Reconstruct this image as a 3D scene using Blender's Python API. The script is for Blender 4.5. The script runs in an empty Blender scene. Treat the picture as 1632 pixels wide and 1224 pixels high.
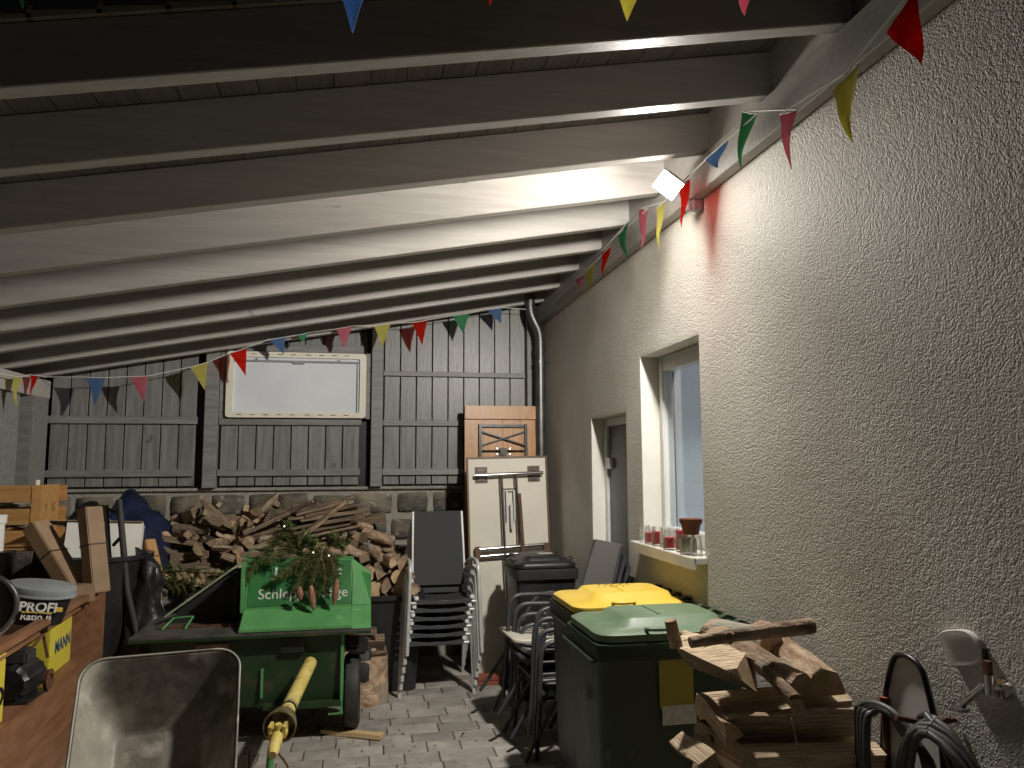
import bpy, bmesh, math, random
import numpy as np
from mathutils import Vector, Matrix, noise as mnoise

C = bpy.context.scene.collection
SC = bpy.context.scene
PI = math.pi
R = math.radians
rnd = random.Random(7)

# ------------------------------------------------------------------ camera, world, exposure
cam_data = bpy.data.cameras.new('camera')
cam = bpy.data.objects.new('camera', cam_data)
C.objects.link(cam)
yaw, pitch, roll = R(11.0), R(6.08), R(0.25)
fw = Vector((math.sin(yaw) * math.cos(pitch), math.cos(yaw) * math.cos(pitch), math.sin(pitch)))
rt = Vector((math.cos(yaw), -math.sin(yaw), 0))
up = rt.cross(fw)
rt2 = rt * math.cos(roll) - up * math.sin(roll)
up2 = rt * math.sin(roll) + up * math.cos(roll)
M = Matrix((rt2, up2, -fw)).transposed().to_4x4()
M.translation = Vector((0, 0, 1.75))
cam.matrix_world = M
cam_data.sensor_width = 36
cam_data.lens = 1210 * 36 / 1632
cam_data.clip_start = 0.05
cam_data.clip_end = 300
SC.camera = cam

world = bpy.data.worlds.new('World')
SC.world = world
world.use_nodes = True
wn = world.node_tree
wn.nodes.clear()
wo = wn.nodes.new('ShaderNodeOutputWorld')
wb = wn.nodes.new('ShaderNodeBackground')
wb.inputs[0].default_value = (0.75, 0.85, 1.0, 1)
wb.inputs[1].default_value = 0.0016
wn.links.new(wb.outputs[0], wo.inputs[0])

LAMP_STRENGTH = 980.0   # feeds a falloff that fades slower than real light, to soften contrast
LAMP_COLOR = (1.0, 0.955, 0.88)
SC.view_settings.view_transform = 'Standard'
SC.view_settings.look = 'None'
SC.view_settings.exposure = 0.0
SC.view_settings.gamma = 1.0
SC.view_settings.use_curve_mapping = False
SC.cycles.use_denoising = True
SC.cycles.max_bounces = 8
SC.cycles.diffuse_bounces = 2
SC.cycles.sample_clamp_indirect = 4.0

# ------------------------------------------------------------------ materials
def new_mat(name):
    m = bpy.data.materials.new(name)
    m.use_nodes = True
    nt = m.node_tree
    b = nt.nodes['Principled BSDF']
    return m, nt, b

def N(nt, typ, **kw):
    n = nt.nodes.new(typ)
    for k, v in kw.items():
        setattr(n, k, v)
    return n

def pm(name, c1, c2=None, scale=6.0, stretch=(1, 1, 1), rough=0.7, metal=0.0, bump=0.0, bscale=60.0, bstretch=None,
       detail=5, var=0.12, spots=None, spot_scale=3.0, spot_lo=0.58, spot_hi=0.68, rvar=0.1, spec=0.5, dist=0.004, contrast=(0.35, 0.65)):
    """procedural material: two tones mixed by noise, a third tone in spots, random tint for each object, fine bump"""
    m, nt, b = new_mat(name)
    L = nt.links.new
    tc = N(nt, 'ShaderNodeTexCoord')
    oi = N(nt, 'ShaderNodeObjectInfo')
    sc = N(nt, 'ShaderNodeVectorMath', operation='SCALE'); sc.inputs[3].default_value = 37.0
    cmb = N(nt, 'ShaderNodeCombineXYZ')
    for i in range(3): L(oi.outputs['Random'], cmb.inputs[i])
    L(cmb.outputs[0], sc.inputs[0])
    add = N(nt, 'ShaderNodeVectorMath', operation='ADD')
    L(tc.outputs['Object'], add.inputs[0]); L(sc.outputs[0], add.inputs[1])
    mp = N(nt, 'ShaderNodeMapping'); mp.inputs['Scale'].default_value = stretch
    L(add.outputs[0], mp.inputs[0])
    n1 = N(nt, 'ShaderNodeTexNoise'); n1.inputs['Scale'].default_value = scale; n1.inputs['Detail'].default_value = detail
    n1.inputs['Roughness'].default_value = 0.6
    L(mp.outputs[0], n1.inputs['Vector'])
    rmp = N(nt, 'ShaderNodeMapRange'); rmp.inputs[1].default_value = contrast[0]; rmp.inputs[2].default_value = contrast[1]
    L(n1.outputs[0], rmp.inputs[0])
    mx = N(nt, 'ShaderNodeMix', data_type='RGBA')
    c2 = c2 or c1
    mx.inputs[6].default_value = (*c1, 1); mx.inputs[7].default_value = (*c2, 1)
    L(rmp.outputs[0], mx.inputs[0])
    col = mx.outputs[2]
    if spots:
        n2 = N(nt, 'ShaderNodeTexNoise'); n2.inputs['Scale'].default_value = spot_scale; n2.inputs['Detail'].default_value = 4
        L(add.outputs[0], n2.inputs['Vector'])
        r2 = N(nt, 'ShaderNodeMapRange'); r2.inputs[1].default_value = spot_lo; r2.inputs[2].default_value = spot_hi
        L(n2.outputs[0], r2.inputs[0])
        m2 = N(nt, 'ShaderNodeMix', data_type='RGBA'); m2.inputs[7].default_value = (*spots, 1)
        L(r2.outputs[0], m2.inputs[0]); L(col, m2.inputs[6]); col = m2.outputs[2]
    if var:
        hs = N(nt, 'ShaderNodeHueSaturation')
        vr = N(nt, 'ShaderNodeMapRange'); vr.inputs[3].default_value = 1 - var; vr.inputs[4].default_value = 1 + var
        L(oi.outputs['Random'], vr.inputs[0]); L(vr.outputs[0], hs.inputs['Value'])
        L(col, hs.inputs['Color']); col = hs.outputs[0]
    L(col, b.inputs['Base Color'])
    rr = N(nt, 'ShaderNodeMapRange'); rr.inputs[3].default_value = max(0.03, rough - rvar); rr.inputs[4].default_value = min(1, rough + rvar)
    L(n1.outputs[0], rr.inputs[0]); L(rr.outputs[0], b.inputs['Roughness'])
    b.inputs['Metallic'].default_value = metal
    b.inputs['Specular IOR Level'].default_value = spec
    if bump:
        mb = N(nt, 'ShaderNodeMapping'); mb.inputs['Scale'].default_value = bstretch or stretch
        L(add.outputs[0], mb.inputs[0])
        n3 = N(nt, 'ShaderNodeTexNoise'); n3.inputs['Scale'].default_value = bscale; n3.inputs['Detail'].default_value = 4
        L(mb.outputs[0], n3.inputs['Vector'])
        bp = N(nt, 'ShaderNodeBump'); bp.inputs['Strength'].default_value = bump; bp.inputs['Distance'].default_value = dist
        L(n3.outputs[0], bp.inputs['Height']); L(bp.outputs[0], b.inputs['Normal'])
    return m

def glass(name, tint=(0.95, 0.97, 0.96), rough=0.02):
    m, nt, b = new_mat(name)
    L = nt.links.new
    out = nt.nodes['Material Output']
    tr = N(nt, 'ShaderNodeBsdfTransparent'); tr.inputs[0].default_value = (*tint, 1)
    gl = N(nt, 'ShaderNodeBsdfGlossy'); gl.inputs['Roughness'].default_value = rough
    lw = N(nt, 'ShaderNodeLayerWeight')
    pw = N(nt, 'ShaderNodeMath', operation='POWER'); pw.inputs[1].default_value = 5.0; lw.inputs[0].default_value = 0.5; L(lw.outputs['Facing'], pw.inputs[0])
    fr = N(nt, 'ShaderNodeMapRange'); fr.inputs[3].default_value = 0.04; fr.inputs[4].default_value = 0.7; L(pw.outputs[0], fr.inputs[0])
    mx = N(nt, 'ShaderNodeMixShader')
    L(fr.outputs[0], mx.inputs[0]); L(tr.outputs[0], mx.inputs[1]); L(gl.outputs[0], mx.inputs[2]); L(mx.outputs[0], out.inputs[0])
    nt.nodes.remove(b)
    return m

def cloth(name, col, trans=0.5):
    m, nt, b = new_mat(name)
    L = nt.links.new
    out = nt.nodes['Material Output']
    tc = N(nt, 'ShaderNodeTexCoord')
    n = N(nt, 'ShaderNodeTexNoise'); n.inputs['Scale'].default_value = 14
    L(tc.outputs['Object'], n.inputs['Vector'])
    mx = N(nt, 'ShaderNodeMix', data_type='RGBA')
    mx.inputs[6].default_value = (*[c * 0.7 for c in col], 1); mx.inputs[7].default_value = (*col, 1)
    L(n.outputs[0], mx.inputs[0])
    d = N(nt, 'ShaderNodeBsdfDiffuse'); t = N(nt, 'ShaderNodeBsdfTranslucent')
    L(mx.outputs[2], d.inputs[0]); L(mx.outputs[2], t.inputs[0])
    ms = N(nt, 'ShaderNodeMixShader'); ms.inputs[0].default_value = trans
    L(d.outputs[0], ms.inputs[1]); L(t.outputs[0], ms.inputs[2]); tp = N(nt, 'ShaderNodeBsdfTransparent'); L(mx.outputs[2], tp.inputs[0])
    mt = N(nt, 'ShaderNodeMixShader'); mt.inputs[0].default_value = 0.34 + (0.22 if name.startswith('red') else 0)
    L(ms.outputs[0], mt.inputs[1]); L(tp.outputs[0], mt.inputs[2]); L(mt.outputs[0], out.inputs[0])
    nt.nodes.remove(b)
    return m

def emis(name, col, strength, linear=False):
    m, nt, b = new_mat(name)
    out = nt.nodes['Material Output']
    e = N(nt, 'ShaderNodeEmission'); e.inputs[0].default_value = (*col, 1); e.inputs[1].default_value = strength
    if linear:
        f = N(nt, 'ShaderNodeLightFalloff'); f.inputs[0].default_value = strength; f.inputs[1].default_value = 0.48
        a1 = N(nt, 'ShaderNodeMath', operation='MULTIPLY'); a1.inputs[1].default_value = 0.75
        a2 = N(nt, 'ShaderNodeMath', operation='MULTIPLY'); a2.inputs[1].default_value = 0.66
        a3 = N(nt, 'ShaderNodeMath', operation='ADD')
        nt.links.new(f.outputs['Quadratic'], a1.inputs[0]); nt.links.new(f.outputs['Linear'], a2.inputs[0])
        nt.links.new(a1.outputs[0], a3.inputs[0]); nt.links.new(a2.outputs[0], a3.inputs[1]); nt.links.new(a3.outputs[0], e.inputs[1])
    nt.links.new(e.outputs[0], out.inputs[0])
    nt.nodes.remove(b)
    return m

MT = {}
MT['paint_wood'] = pm('grey_painted_rafter_wood', (0.34, 0.32, 0.29), (0.41, 0.385, 0.355), 3, (0.6, 12, 12), 0.5, bump=0.3, bscale=14, bstretch=(0.8, 14, 14), var=0.05,
                      spots=(0.20, 0.18, 0.155), spot_scale=8, spot_lo=0.69, spot_hi=0.76)
MT['ceil_wood'] = pm('grey_brown_ceiling_boards', (0.17, 0.15, 0.13), (0.23, 0.205, 0.18), 4, (10, 0.6, 10), 0.6, bump=0.3, bscale=16, bstretch=(14, 0.8, 14), var=0.10)
MT['fence_wood'] = pm('grey_glazed_fence_boards', (0.145, 0.142, 0.136), (0.225, 0.22, 0.21), 3.2, (9, 9, 0.8), 0.38, bump=0.35, bscale=12, bstretch=(12, 12, 1.0), var=0.08,
                      spots=(0.10, 0.095, 0.085), spot_scale=8, spot_lo=0.68, spot_hi=0.76)
MT['rail_wood'] = pm('grey_glazed_fence_rails', (0.16, 0.156, 0.148), (0.24, 0.234, 0.222), 3.2, (0.8, 9, 9), 0.5, bump=0.4, bscale=12, bstretch=(1, 12, 12), var=0.08)
MT['stucco'] = pm('rough_cast_render', (0.55, 0.515, 0.45), (0.66, 0.625, 0.56), 1.1, spots=(0.49, 0.45, 0.385), spot_scale=1.5, spot_lo=0.48, spot_hi=0.80, rough=0.7, bump=1.0, bscale=190, var=0, dist=0.0026, rvar=0.12, detail=4)
def pebbles(m, scale, dist):
    nt = m.node_tree; b = nt.nodes['Principled BSDF']; L = nt.links.new
    old = b.inputs['Normal'].links[0].from_node
    tc = N(nt, 'ShaderNodeTexCoord')
    wn_ = N(nt, 'ShaderNodeTexNoise'); wn_.inputs['Scale'].default_value = 60; L(tc.outputs['Object'], wn_.inputs['Vector'])
    sc_ = N(nt, 'ShaderNodeVectorMath', operation='SCALE'); sc_.inputs[3].default_value = 0.016; L(wn_.outputs['Color'], sc_.inputs[0])
    ad = N(nt, 'ShaderNodeVectorMath', operation='ADD'); L(tc.outputs['Object'], ad.inputs[0]); L(sc_.outputs[0], ad.inputs[1])
    vo = N(nt, 'ShaderNodeTexVoronoi'); vo.inputs['Scale'].default_value = scale; L(ad.outputs[0], vo.inputs['Vector'])
    inv = N(nt, 'ShaderNodeMath', operation='SUBTRACT'); inv.inputs[0].default_value = 1.0; L(vo.outputs['Distance'], inv.inputs[1])
    bp = N(nt, 'ShaderNodeBump'); bp.inputs['Strength'].default_value = 0.9; bp.inputs['Distance'].default_value = dist
    L(inv.outputs[0], bp.inputs['Height']); L(old.outputs[0], bp.inputs['Normal']); L(bp.outputs[0], b.inputs['Normal'])
pebbles(MT['stucco'], 128, 0.0034)
MT['reveal'] = pm('smooth_reveal_render', (0.70, 0.68, 0.63), (0.76, 0.74, 0.69), 8, rough=0.85, bump=0.3, bscale=140, var=0, dist=0.002)
MT['mortar'] = pm('lime_mortar', (0.25, 0.235, 0.20), (0.34, 0.32, 0.275), 9, rough=0.95, bump=1.0, bscale=55, var=0, dist=0.01)
MT['stone'] = pm('grey_brown_wall_stone', (0.075, 0.070, 0.06), (0.21, 0.175, 0.125), 4, (1, 1, 2.2), 0.85, bump=1.0, bscale=22, var=0.45, dist=0.012, detail=8,
                 spots=(0.30, 0.27, 0.22), spot_scale=11, spot_lo=0.62, spot_hi=0.7)
MT['paver'] = pm('mottled_grey_paver', (0.21, 0.195, 0.175), (0.40, 0.37, 0.325), 4.5, rough=0.85, bump=0.6, bscale=80, var=0.2, dist=0.003, detail=7, contrast=(0.3, 0.7))
MT['joint'] = pm('sandy_paving_joint', (0.05, 0.045, 0.04), (0.09, 0.08, 0.07), 20, rough=0.95, var=0)
MT['soil'] = pm('dark_ground', (0.05, 0.045, 0.035), (0.08, 0.07, 0.05), 3, rough=0.95, bump=0.7, bscale=20, var=0)
MT['split'] = pm('fresh_split_wood', (0.42, 0.29, 0.17), (0.74, 0.59, 0.41), 8, (0.8, 14, 14), 0.8, bump=1.0, bscale=7, bstretch=(0.7, 20, 20), var=0.2, dist=0.008, detail=6)
MT['endgrain'] = pm('log_end_grain', (0.40, 0.27, 0.15), (0.58, 0.42, 0.25), 12, rough=0.85, bump=0.5, bscale=40, var=0.2)
MT['bark'] = pm('flaky_bark', (0.20, 0.12, 0.07), (0.54, 0.40, 0.27), 10, (1, 1.8, 1.8), 0.9, bump=1.0, bscale=30, var=0.25, dist=0.01,
                spots=(0.28, 0.27, 0.22), spot_scale=7, spot_lo=0.55, spot_hi=0.66)
MT['old_split'] = pm('weathered_split_wood', (0.085, 0.062, 0.042), (0.27, 0.19, 0.12), 5, (1.0, 14, 14), 0.85, bump=0.9, bscale=8, bstretch=(0.8, 18, 18), var=0.4, dist=0.006)
MT['old_end'] = pm('weathered_end_grain', (0.25, 0.17, 0.10), (0.42, 0.30, 0.18), 14, rough=0.9, var=0.35)
MT['pine'] = pm('yellow_pine_board', (0.52, 0.36, 0.18), (0.66, 0.48, 0.26), 4, (1, 14, 14), 0.6, var=0.1, bump=0.2)
MT['crate'] = pm('orange_crate_wood', (0.38, 0.19, 0.06), (0.50, 0.28, 0.10), 4, (1, 8, 8), 0.7, var=0.12, bump=0.3)
MT['bench'] = pm('orange_brown_bench_wood', (0.19, 0.088, 0.042), (0.28, 0.14, 0.072), 3, (6, 1, 6), 0.5, var=0.06, bump=0.2, bscale=15, bstretch=(10, 1, 10),
                 spots=(0.20, 0.09, 0.04), spot_scale=3)
MT['table_wood'] = pm('orange_beer_table_wood', (0.37, 0.18, 0.07), (0.52, 0.28, 0.12), 4, (8, 8, 1), 0.4, var=0.05, spots=(0.18, 0.09, 0.04), spot_scale=9, spot_lo=0.66, spot_hi=0.74)
MT['brown_edge'] = pm('dark_brown_edge_strip', (0.10, 0.055, 0.03), (0.14, 0.08, 0.045), 5, rough=0.4, var=0)
MT['board_white'] = pm('cream_table_underside', (0.60, 0.56, 0.47), (0.66, 0.62, 0.53), 3, rough=0.55, var=0)
MT['chrome'] = pm('chromed_tube', (0.62, 0.60, 0.60), (0.5, 0.48, 0.48), 8, rough=0.16, metal=1.0, var=0, rvar=0.06)
MT['zinc_pipe'] = pm('titanium_zinc_pipe', (0.13, 0.13, 0.125), (0.20, 0.20, 0.19), 6, rough=0.42, metal=0.85, var=0)
MT['dark_steel'] = pm('black_steel_fitting', (0.03, 0.03, 0.032), (0.06, 0.06, 0.06), 12, rough=0.35, metal=0.6, var=0)
MT['rust'] = pm('rusty_iron', (0.09, 0.035, 0.02), (0.20, 0.09, 0.045), 25, rough=0.8, metal=0.3, var=0.1, bump=0.4)
MT['alu'] = pm('light_grey_lacquered_tube', (0.56, 0.56, 0.54), (0.63, 0.63, 0.60), 7, rough=0.38, metal=0.2, var=0)
MT['dark_tube'] = pm('dark_grey_lacquered_tube', (0.055, 0.058, 0.06), (0.08, 0.08, 0.085), 7, rough=0.4, metal=0.2, var=0)
MT['mesh_fabric'] = pm('dark_woven_textile', (0.024, 0.026, 0.028), (0.040, 0.042, 0.044), 260, rough=0.75, var=0, bump=0.4, bscale=320)
MT['grey_fabric'] = pm('taupe_woven_textile', (0.19, 0.18, 0.17), (0.24, 0.23, 0.215), 260, rough=0.75, var=0, bump=0.3, bscale=320)
MT['white_plastic'] = pm('white_plastic', (0.75, 0.74, 0.70), (0.8, 0.79, 0.75), 6, rough=0.35, var=0)
MT['cream_plastic'] = pm('cream_window_frame_plastic', (0.68, 0.64, 0.53), (0.74, 0.70, 0.60), 6, rough=0.4, var=0)
MT['blind'] = pm('pale_blind_fabric', (0.60, 0.63, 0.66), (0.66, 0.69, 0.71), 3, rough=0.7, var=0)
MT['upvc'] = pm('white_upvc_profile', (0.70, 0.70, 0.67), (0.76, 0.76, 0.73), 4, rough=0.3, var=0)
MT['sill'] = pm('white_painted_sill', (0.74, 0.70, 0.64), (0.80, 0.77, 0.70), 9, rough=0.4, var=0)
MT['green_lid'] = pm('mid_green_plastic', (0.115, 0.18, 0.105), (0.155, 0.225, 0.14), 5, rough=0.42, var=0, spots=(0.17, 0.27, 0.17), spot_scale=6, spot_lo=0.6, spot_hi=0.8, bump=0.15, bscale=200)
MT['green_bin'] = pm('dark_green_plastic', (0.018, 0.036, 0.018), (0.03, 0.052, 0.026), 4, rough=0.5, var=0, spots=(0.07, 0.10, 0.05), spot_scale=5)
MT['yellow_lid'] = pm('yellow_plastic', (0.72, 0.50, 0.07), (0.80, 0.57, 0.10), 4, rough=0.4, var=0, spots=(0.62, 0.42, 0.05), spot_scale=7, spot_lo=0.62, spot_hi=0.8, bump=0.15, bscale=200)
MT['black_plastic'] = pm('black_bin_plastic', (0.014, 0.015, 0.016), (0.028, 0.028, 0.028), 5, rough=0.42, var=0, bump=0.1, bscale=200)
MT['rubber'] = pm('black_rubber', (0.022, 0.022, 0.022), (0.045, 0.043, 0.04), 8, rough=0.65, var=0, bump=0.2)
MT['hose'] = pm('dark_grey_hose_rubber', (0.05, 0.05, 0.048), (0.10, 0.095, 0.085), 14, rough=0.5, var=0)
MT['barrow'] = pm('dirty_galvanised_tray', (0.12, 0.105, 0.08), (0.33, 0.305, 0.25), 3.0, rough=0.62, metal=0.15, var=0, bump=0.35, bscale=18, detail=9,
                  spots=(0.42, 0.39, 0.33), spot_scale=7, spot_lo=0.54, spot_hi=0.66, dist=0.006, contrast=(0.38, 0.6))
MT['saw_face'] = pm('deep_green_lacquer', (0.022, 0.13, 0.035), (0.035, 0.17, 0.045), 5, rough=0.4, var=0, spots=(0.08, 0.22, 0.08), spot_scale=9, spot_lo=0.66, spot_hi=0.8)
MT['worn_green'] = pm('chipped_pale_green_lacquer', (0.16, 0.24, 0.12), (0.34, 0.37, 0.26), 14, rough=0.6, var=0)
MT['saw_green'] = pm('light_green_lacquer', (0.085, 0.28, 0.09), (0.12, 0.34, 0.12), 5, rough=0.45, var=0, spots=(0.22, 0.42, 0.16), spot_scale=12, spot_lo=0.66, spot_hi=0.78)
MT['saw_dark'] = pm('dark_green_lacquer', (0.012, 0.035, 0.010), (0.022, 0.052, 0.016), 5, rough=0.5, var=0, spots=(0.08, 0.055, 0.03), spot_scale=5)
MT['saw_plate'] = pm('worn_steel_saw_table', (0.075, 0.07, 0.065), (0.14, 0.13, 0.12), 5, rough=0.5, metal=0.3, var=0, spots=(0.10, 0.05, 0.03), spot_scale=7)
MT['pto_yellow'] = pm('yellow_shaft_guard', (0.62, 0.48, 0.11), (0.74, 0.60, 0.20), 8, rough=0.5, var=0, spots=(0.35, 0.28, 0.12), spot_scale=14)
MT['greasy'] = pm('greasy_cast_iron', (0.16, 0.12, 0.06), (0.35, 0.28, 0.15), 18, rough=0.4, metal=0.5, var=0)
MT['sticker_y'] = pm('yellow_print', (0.30, 0.27, 0.02), (0.36, 0.32, 0.04), 5, rough=0.5, var=0)
MT['yellow_box'] = pm('yellow_cardboard', (0.56, 0.47, 0.04), (0.62, 0.53, 0.06), 5, rough=0.6, var=0)
MT['white_box'] = pm('white_cardboard', (0.66, 0.64, 0.58), (0.72, 0.70, 0.65), 5, rough=0.8, var=0)
MT['cardboard'] = pm('brown_cardboard', (0.26, 0.17, 0.10), (0.34, 0.23, 0.14), 5, rough=0.85, var=0.1)
MT['black_print'] = pm('black_print', (0.012, 0.012, 0.012), rough=0.5, var=0)
MT['navy_print'] = pm('navy_print', (0.02, 0.05, 0.14), rough=0.5, var=0)
MT['white_print'] = pm('white_print', (0.68, 0.68, 0.62), (0.5, 0.5, 0.45), 30, rough=0.6, var=0)
MT['grey_print'] = pm('grey_print', (0.22, 0.24, 0.2), (0.3, 0.32, 0.28), 30, rough=0.6, var=0)
MT['bucket_grey'] = pm('grey_bucket_lid_plastic', (0.22, 0.24, 0.245), (0.28, 0.30, 0.305), 6, rough=0.4, var=0)
MT['tarp_blue'] = pm('blue_tarpaulin', (0.005, 0.007, 0.016), (0.008, 0.018, 0.06), 5, rough=0.45, var=0, bump=0.5, bscale=18, dist=0.01)
MT['tarp_black'] = pm('black_plastic_film', (0.012, 0.012, 0.013), (0.02, 0.02, 0.02), 5, rough=0.32, var=0, bump=0.6, bscale=12, dist=0.015)
MT['needles'] = pm('dark_fir_needles', (0.06, 0.11, 0.02), (0.14, 0.21, 0.05), 30, rough=0.6, var=0)
MT['twig'] = pm('fir_twig', (0.12, 0.075, 0.035), (0.18, 0.12, 0.06), 30, rough=0.9, var=0)
MT['cone'] = pm('brown_fir_cone', (0.22, 0.09, 0.05), (0.42, 0.20, 0.13), 60, rough=0.7, var=0.1, bump=1, bscale=120, dist=0.006)
MT['terracotta'] = pm('brown_plant_pot_plastic', (0.19, 0.055, 0.03), (0.23, 0.07, 0.04), 6, rough=0.5, var=0)
MT['wax_white'] = pm('cream_wax', (0.66, 0.62, 0.48), (0.7, 0.66, 0.54), 20, rough=0.6, var=0.05)
MT['wax_red'] = pm('red_wax', (0.42, 0.02, 0.035), (0.5, 0.035, 0.05), 20, rough=0.5, var=0.15)
def jar_mat():
    m, nt, b = new_mat('jar_glass'); L = nt.links.new; out = nt.nodes['Material Output']
    tr = N(nt, 'ShaderNodeBsdfTransparent'); tr.inputs[0].default_value = (.97, .98, .97, 1)
    tl = N(nt, 'ShaderNodeBsdfTranslucent'); tl.inputs[0].default_value = (.75, .76, .72, 1)
    df = N(nt, 'ShaderNodeBsdfDiffuse'); df.inputs[0].default_value = (.7, .7, .66, 1)
    gl = N(nt, 'ShaderNodeBsdfGlossy'); gl.inputs['Roughness'].default_value = 0.08
    lw = N(nt, 'ShaderNodeLayerWeight'); lw.inputs[0].default_value = 0.35
    m1 = N(nt, 'ShaderNodeMixShader'); m1.inputs[0].default_value = .5; L(tl.outputs[0], m1.inputs[1]); L(df.outputs[0], m1.inputs[2])
    m2 = N(nt, 'ShaderNodeMixShader'); m2.inputs[0].default_value = .25; L(m1.outputs[0], m2.inputs[1]); L(gl.outputs[0], m2.inputs[2])
    mx = N(nt, 'ShaderNodeMixShader'); L(lw.outputs['Facing'], mx.inputs[0]); L(tr.outputs[0], mx.inputs[1]); L(m2.outputs[0], mx.inputs[2]); L(mx.outputs[0], out.inputs[0])
    nt.nodes.remove(b); return m
MT['jar_glass'] = jar_mat()
MT['pane'] = glass('window_pane_glass', (0.9, 0.93, 0.95), 0.015)
MT['curtain'] = pm('pale_blue_glowing_blind', (0.60, 0.64, 0.68), (0.66, 0.69, 0.72), 2, rough=0.8, var=0)
_b = MT['curtain'].node_tree.nodes['Principled BSDF']; _b.inputs['Emission Color'].default_value = (0.74, 0.80, 0.90, 1); _b.inputs['Emission Strength'].default_value = 0.21   # faint glow added to the blind itself to brighten the pane
MT['door_panel'] = pm('slate_grey_door', (0.055, 0.060, 0.070), (0.07, 0.075, 0.085), 4, rough=0.35, var=0)
MT['sensor'] = pm('light_grey_sensor_plastic', (0.42, 0.42, 0.42), (0.46, 0.46, 0.46), 5, rough=0.5, var=0)
MT['tile'] = pm('pale_roof_tile_edge', (0.30, 0.28, 0.20), (0.40, 0.37, 0.27), 6, rough=0.8, var=0.1)
MT['cord'] = pm('white_bunting_cord', (0.62, 0.60, 0.55), (0.68, 0.66, 0.6), 30, rough=0.8, var=0)
MT['strap'] = pm('dark_strap', (0.05, 0.03, 0.02), rough=0.5, var=0)
MT['brick_red'] = pm('dark_red_brick', (0.20, 0.05, 0.035), (0.27, 0.08, 0.05), 14, rough=0.85, var=0.1)
MT['black_void'] = pm('dark_room_interior', (0.03, 0.03, 0.03), rough=0.9, var=0)
PEN = {'red': cloth('red_pennant_cloth', (0.95, 0.07, 0.035), 0.62), 'yellow': cloth('yellow_pennant_cloth', (0.86, 0.80, 0.26), 0.5), 'green': cloth('green_pennant_cloth', (0.16, 0.52, 0.27), 0.5),
       'blue': cloth('blue_pennant_cloth', (0.22, 0.37, 0.64), 0.5), 'pink': cloth('pink_pennant_cloth', (0.86, 0.30, 0.38), 0.5)}
LAMP = emis('lit_led_face', LAMP_COLOR, LAMP_STRENGTH, linear=True)
LAMP_SIDE = emis('lit_led_near_dimmed', LAMP_COLOR, LAMP_STRENGTH * 0.52, linear=True)  # faces towards the camera side, dimmed to steer the light away
LAMP_BACK = emis('lit_led_rear_dimmed', LAMP_COLOR, LAMP_STRENGTH * 0.42, linear=True)  # rear face made to glow towards the fence, dimmed for the rafters
FAIRY = emis('lit_fairy_bulb', (1.0, 0.9, 0.5), 2.0)

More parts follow.
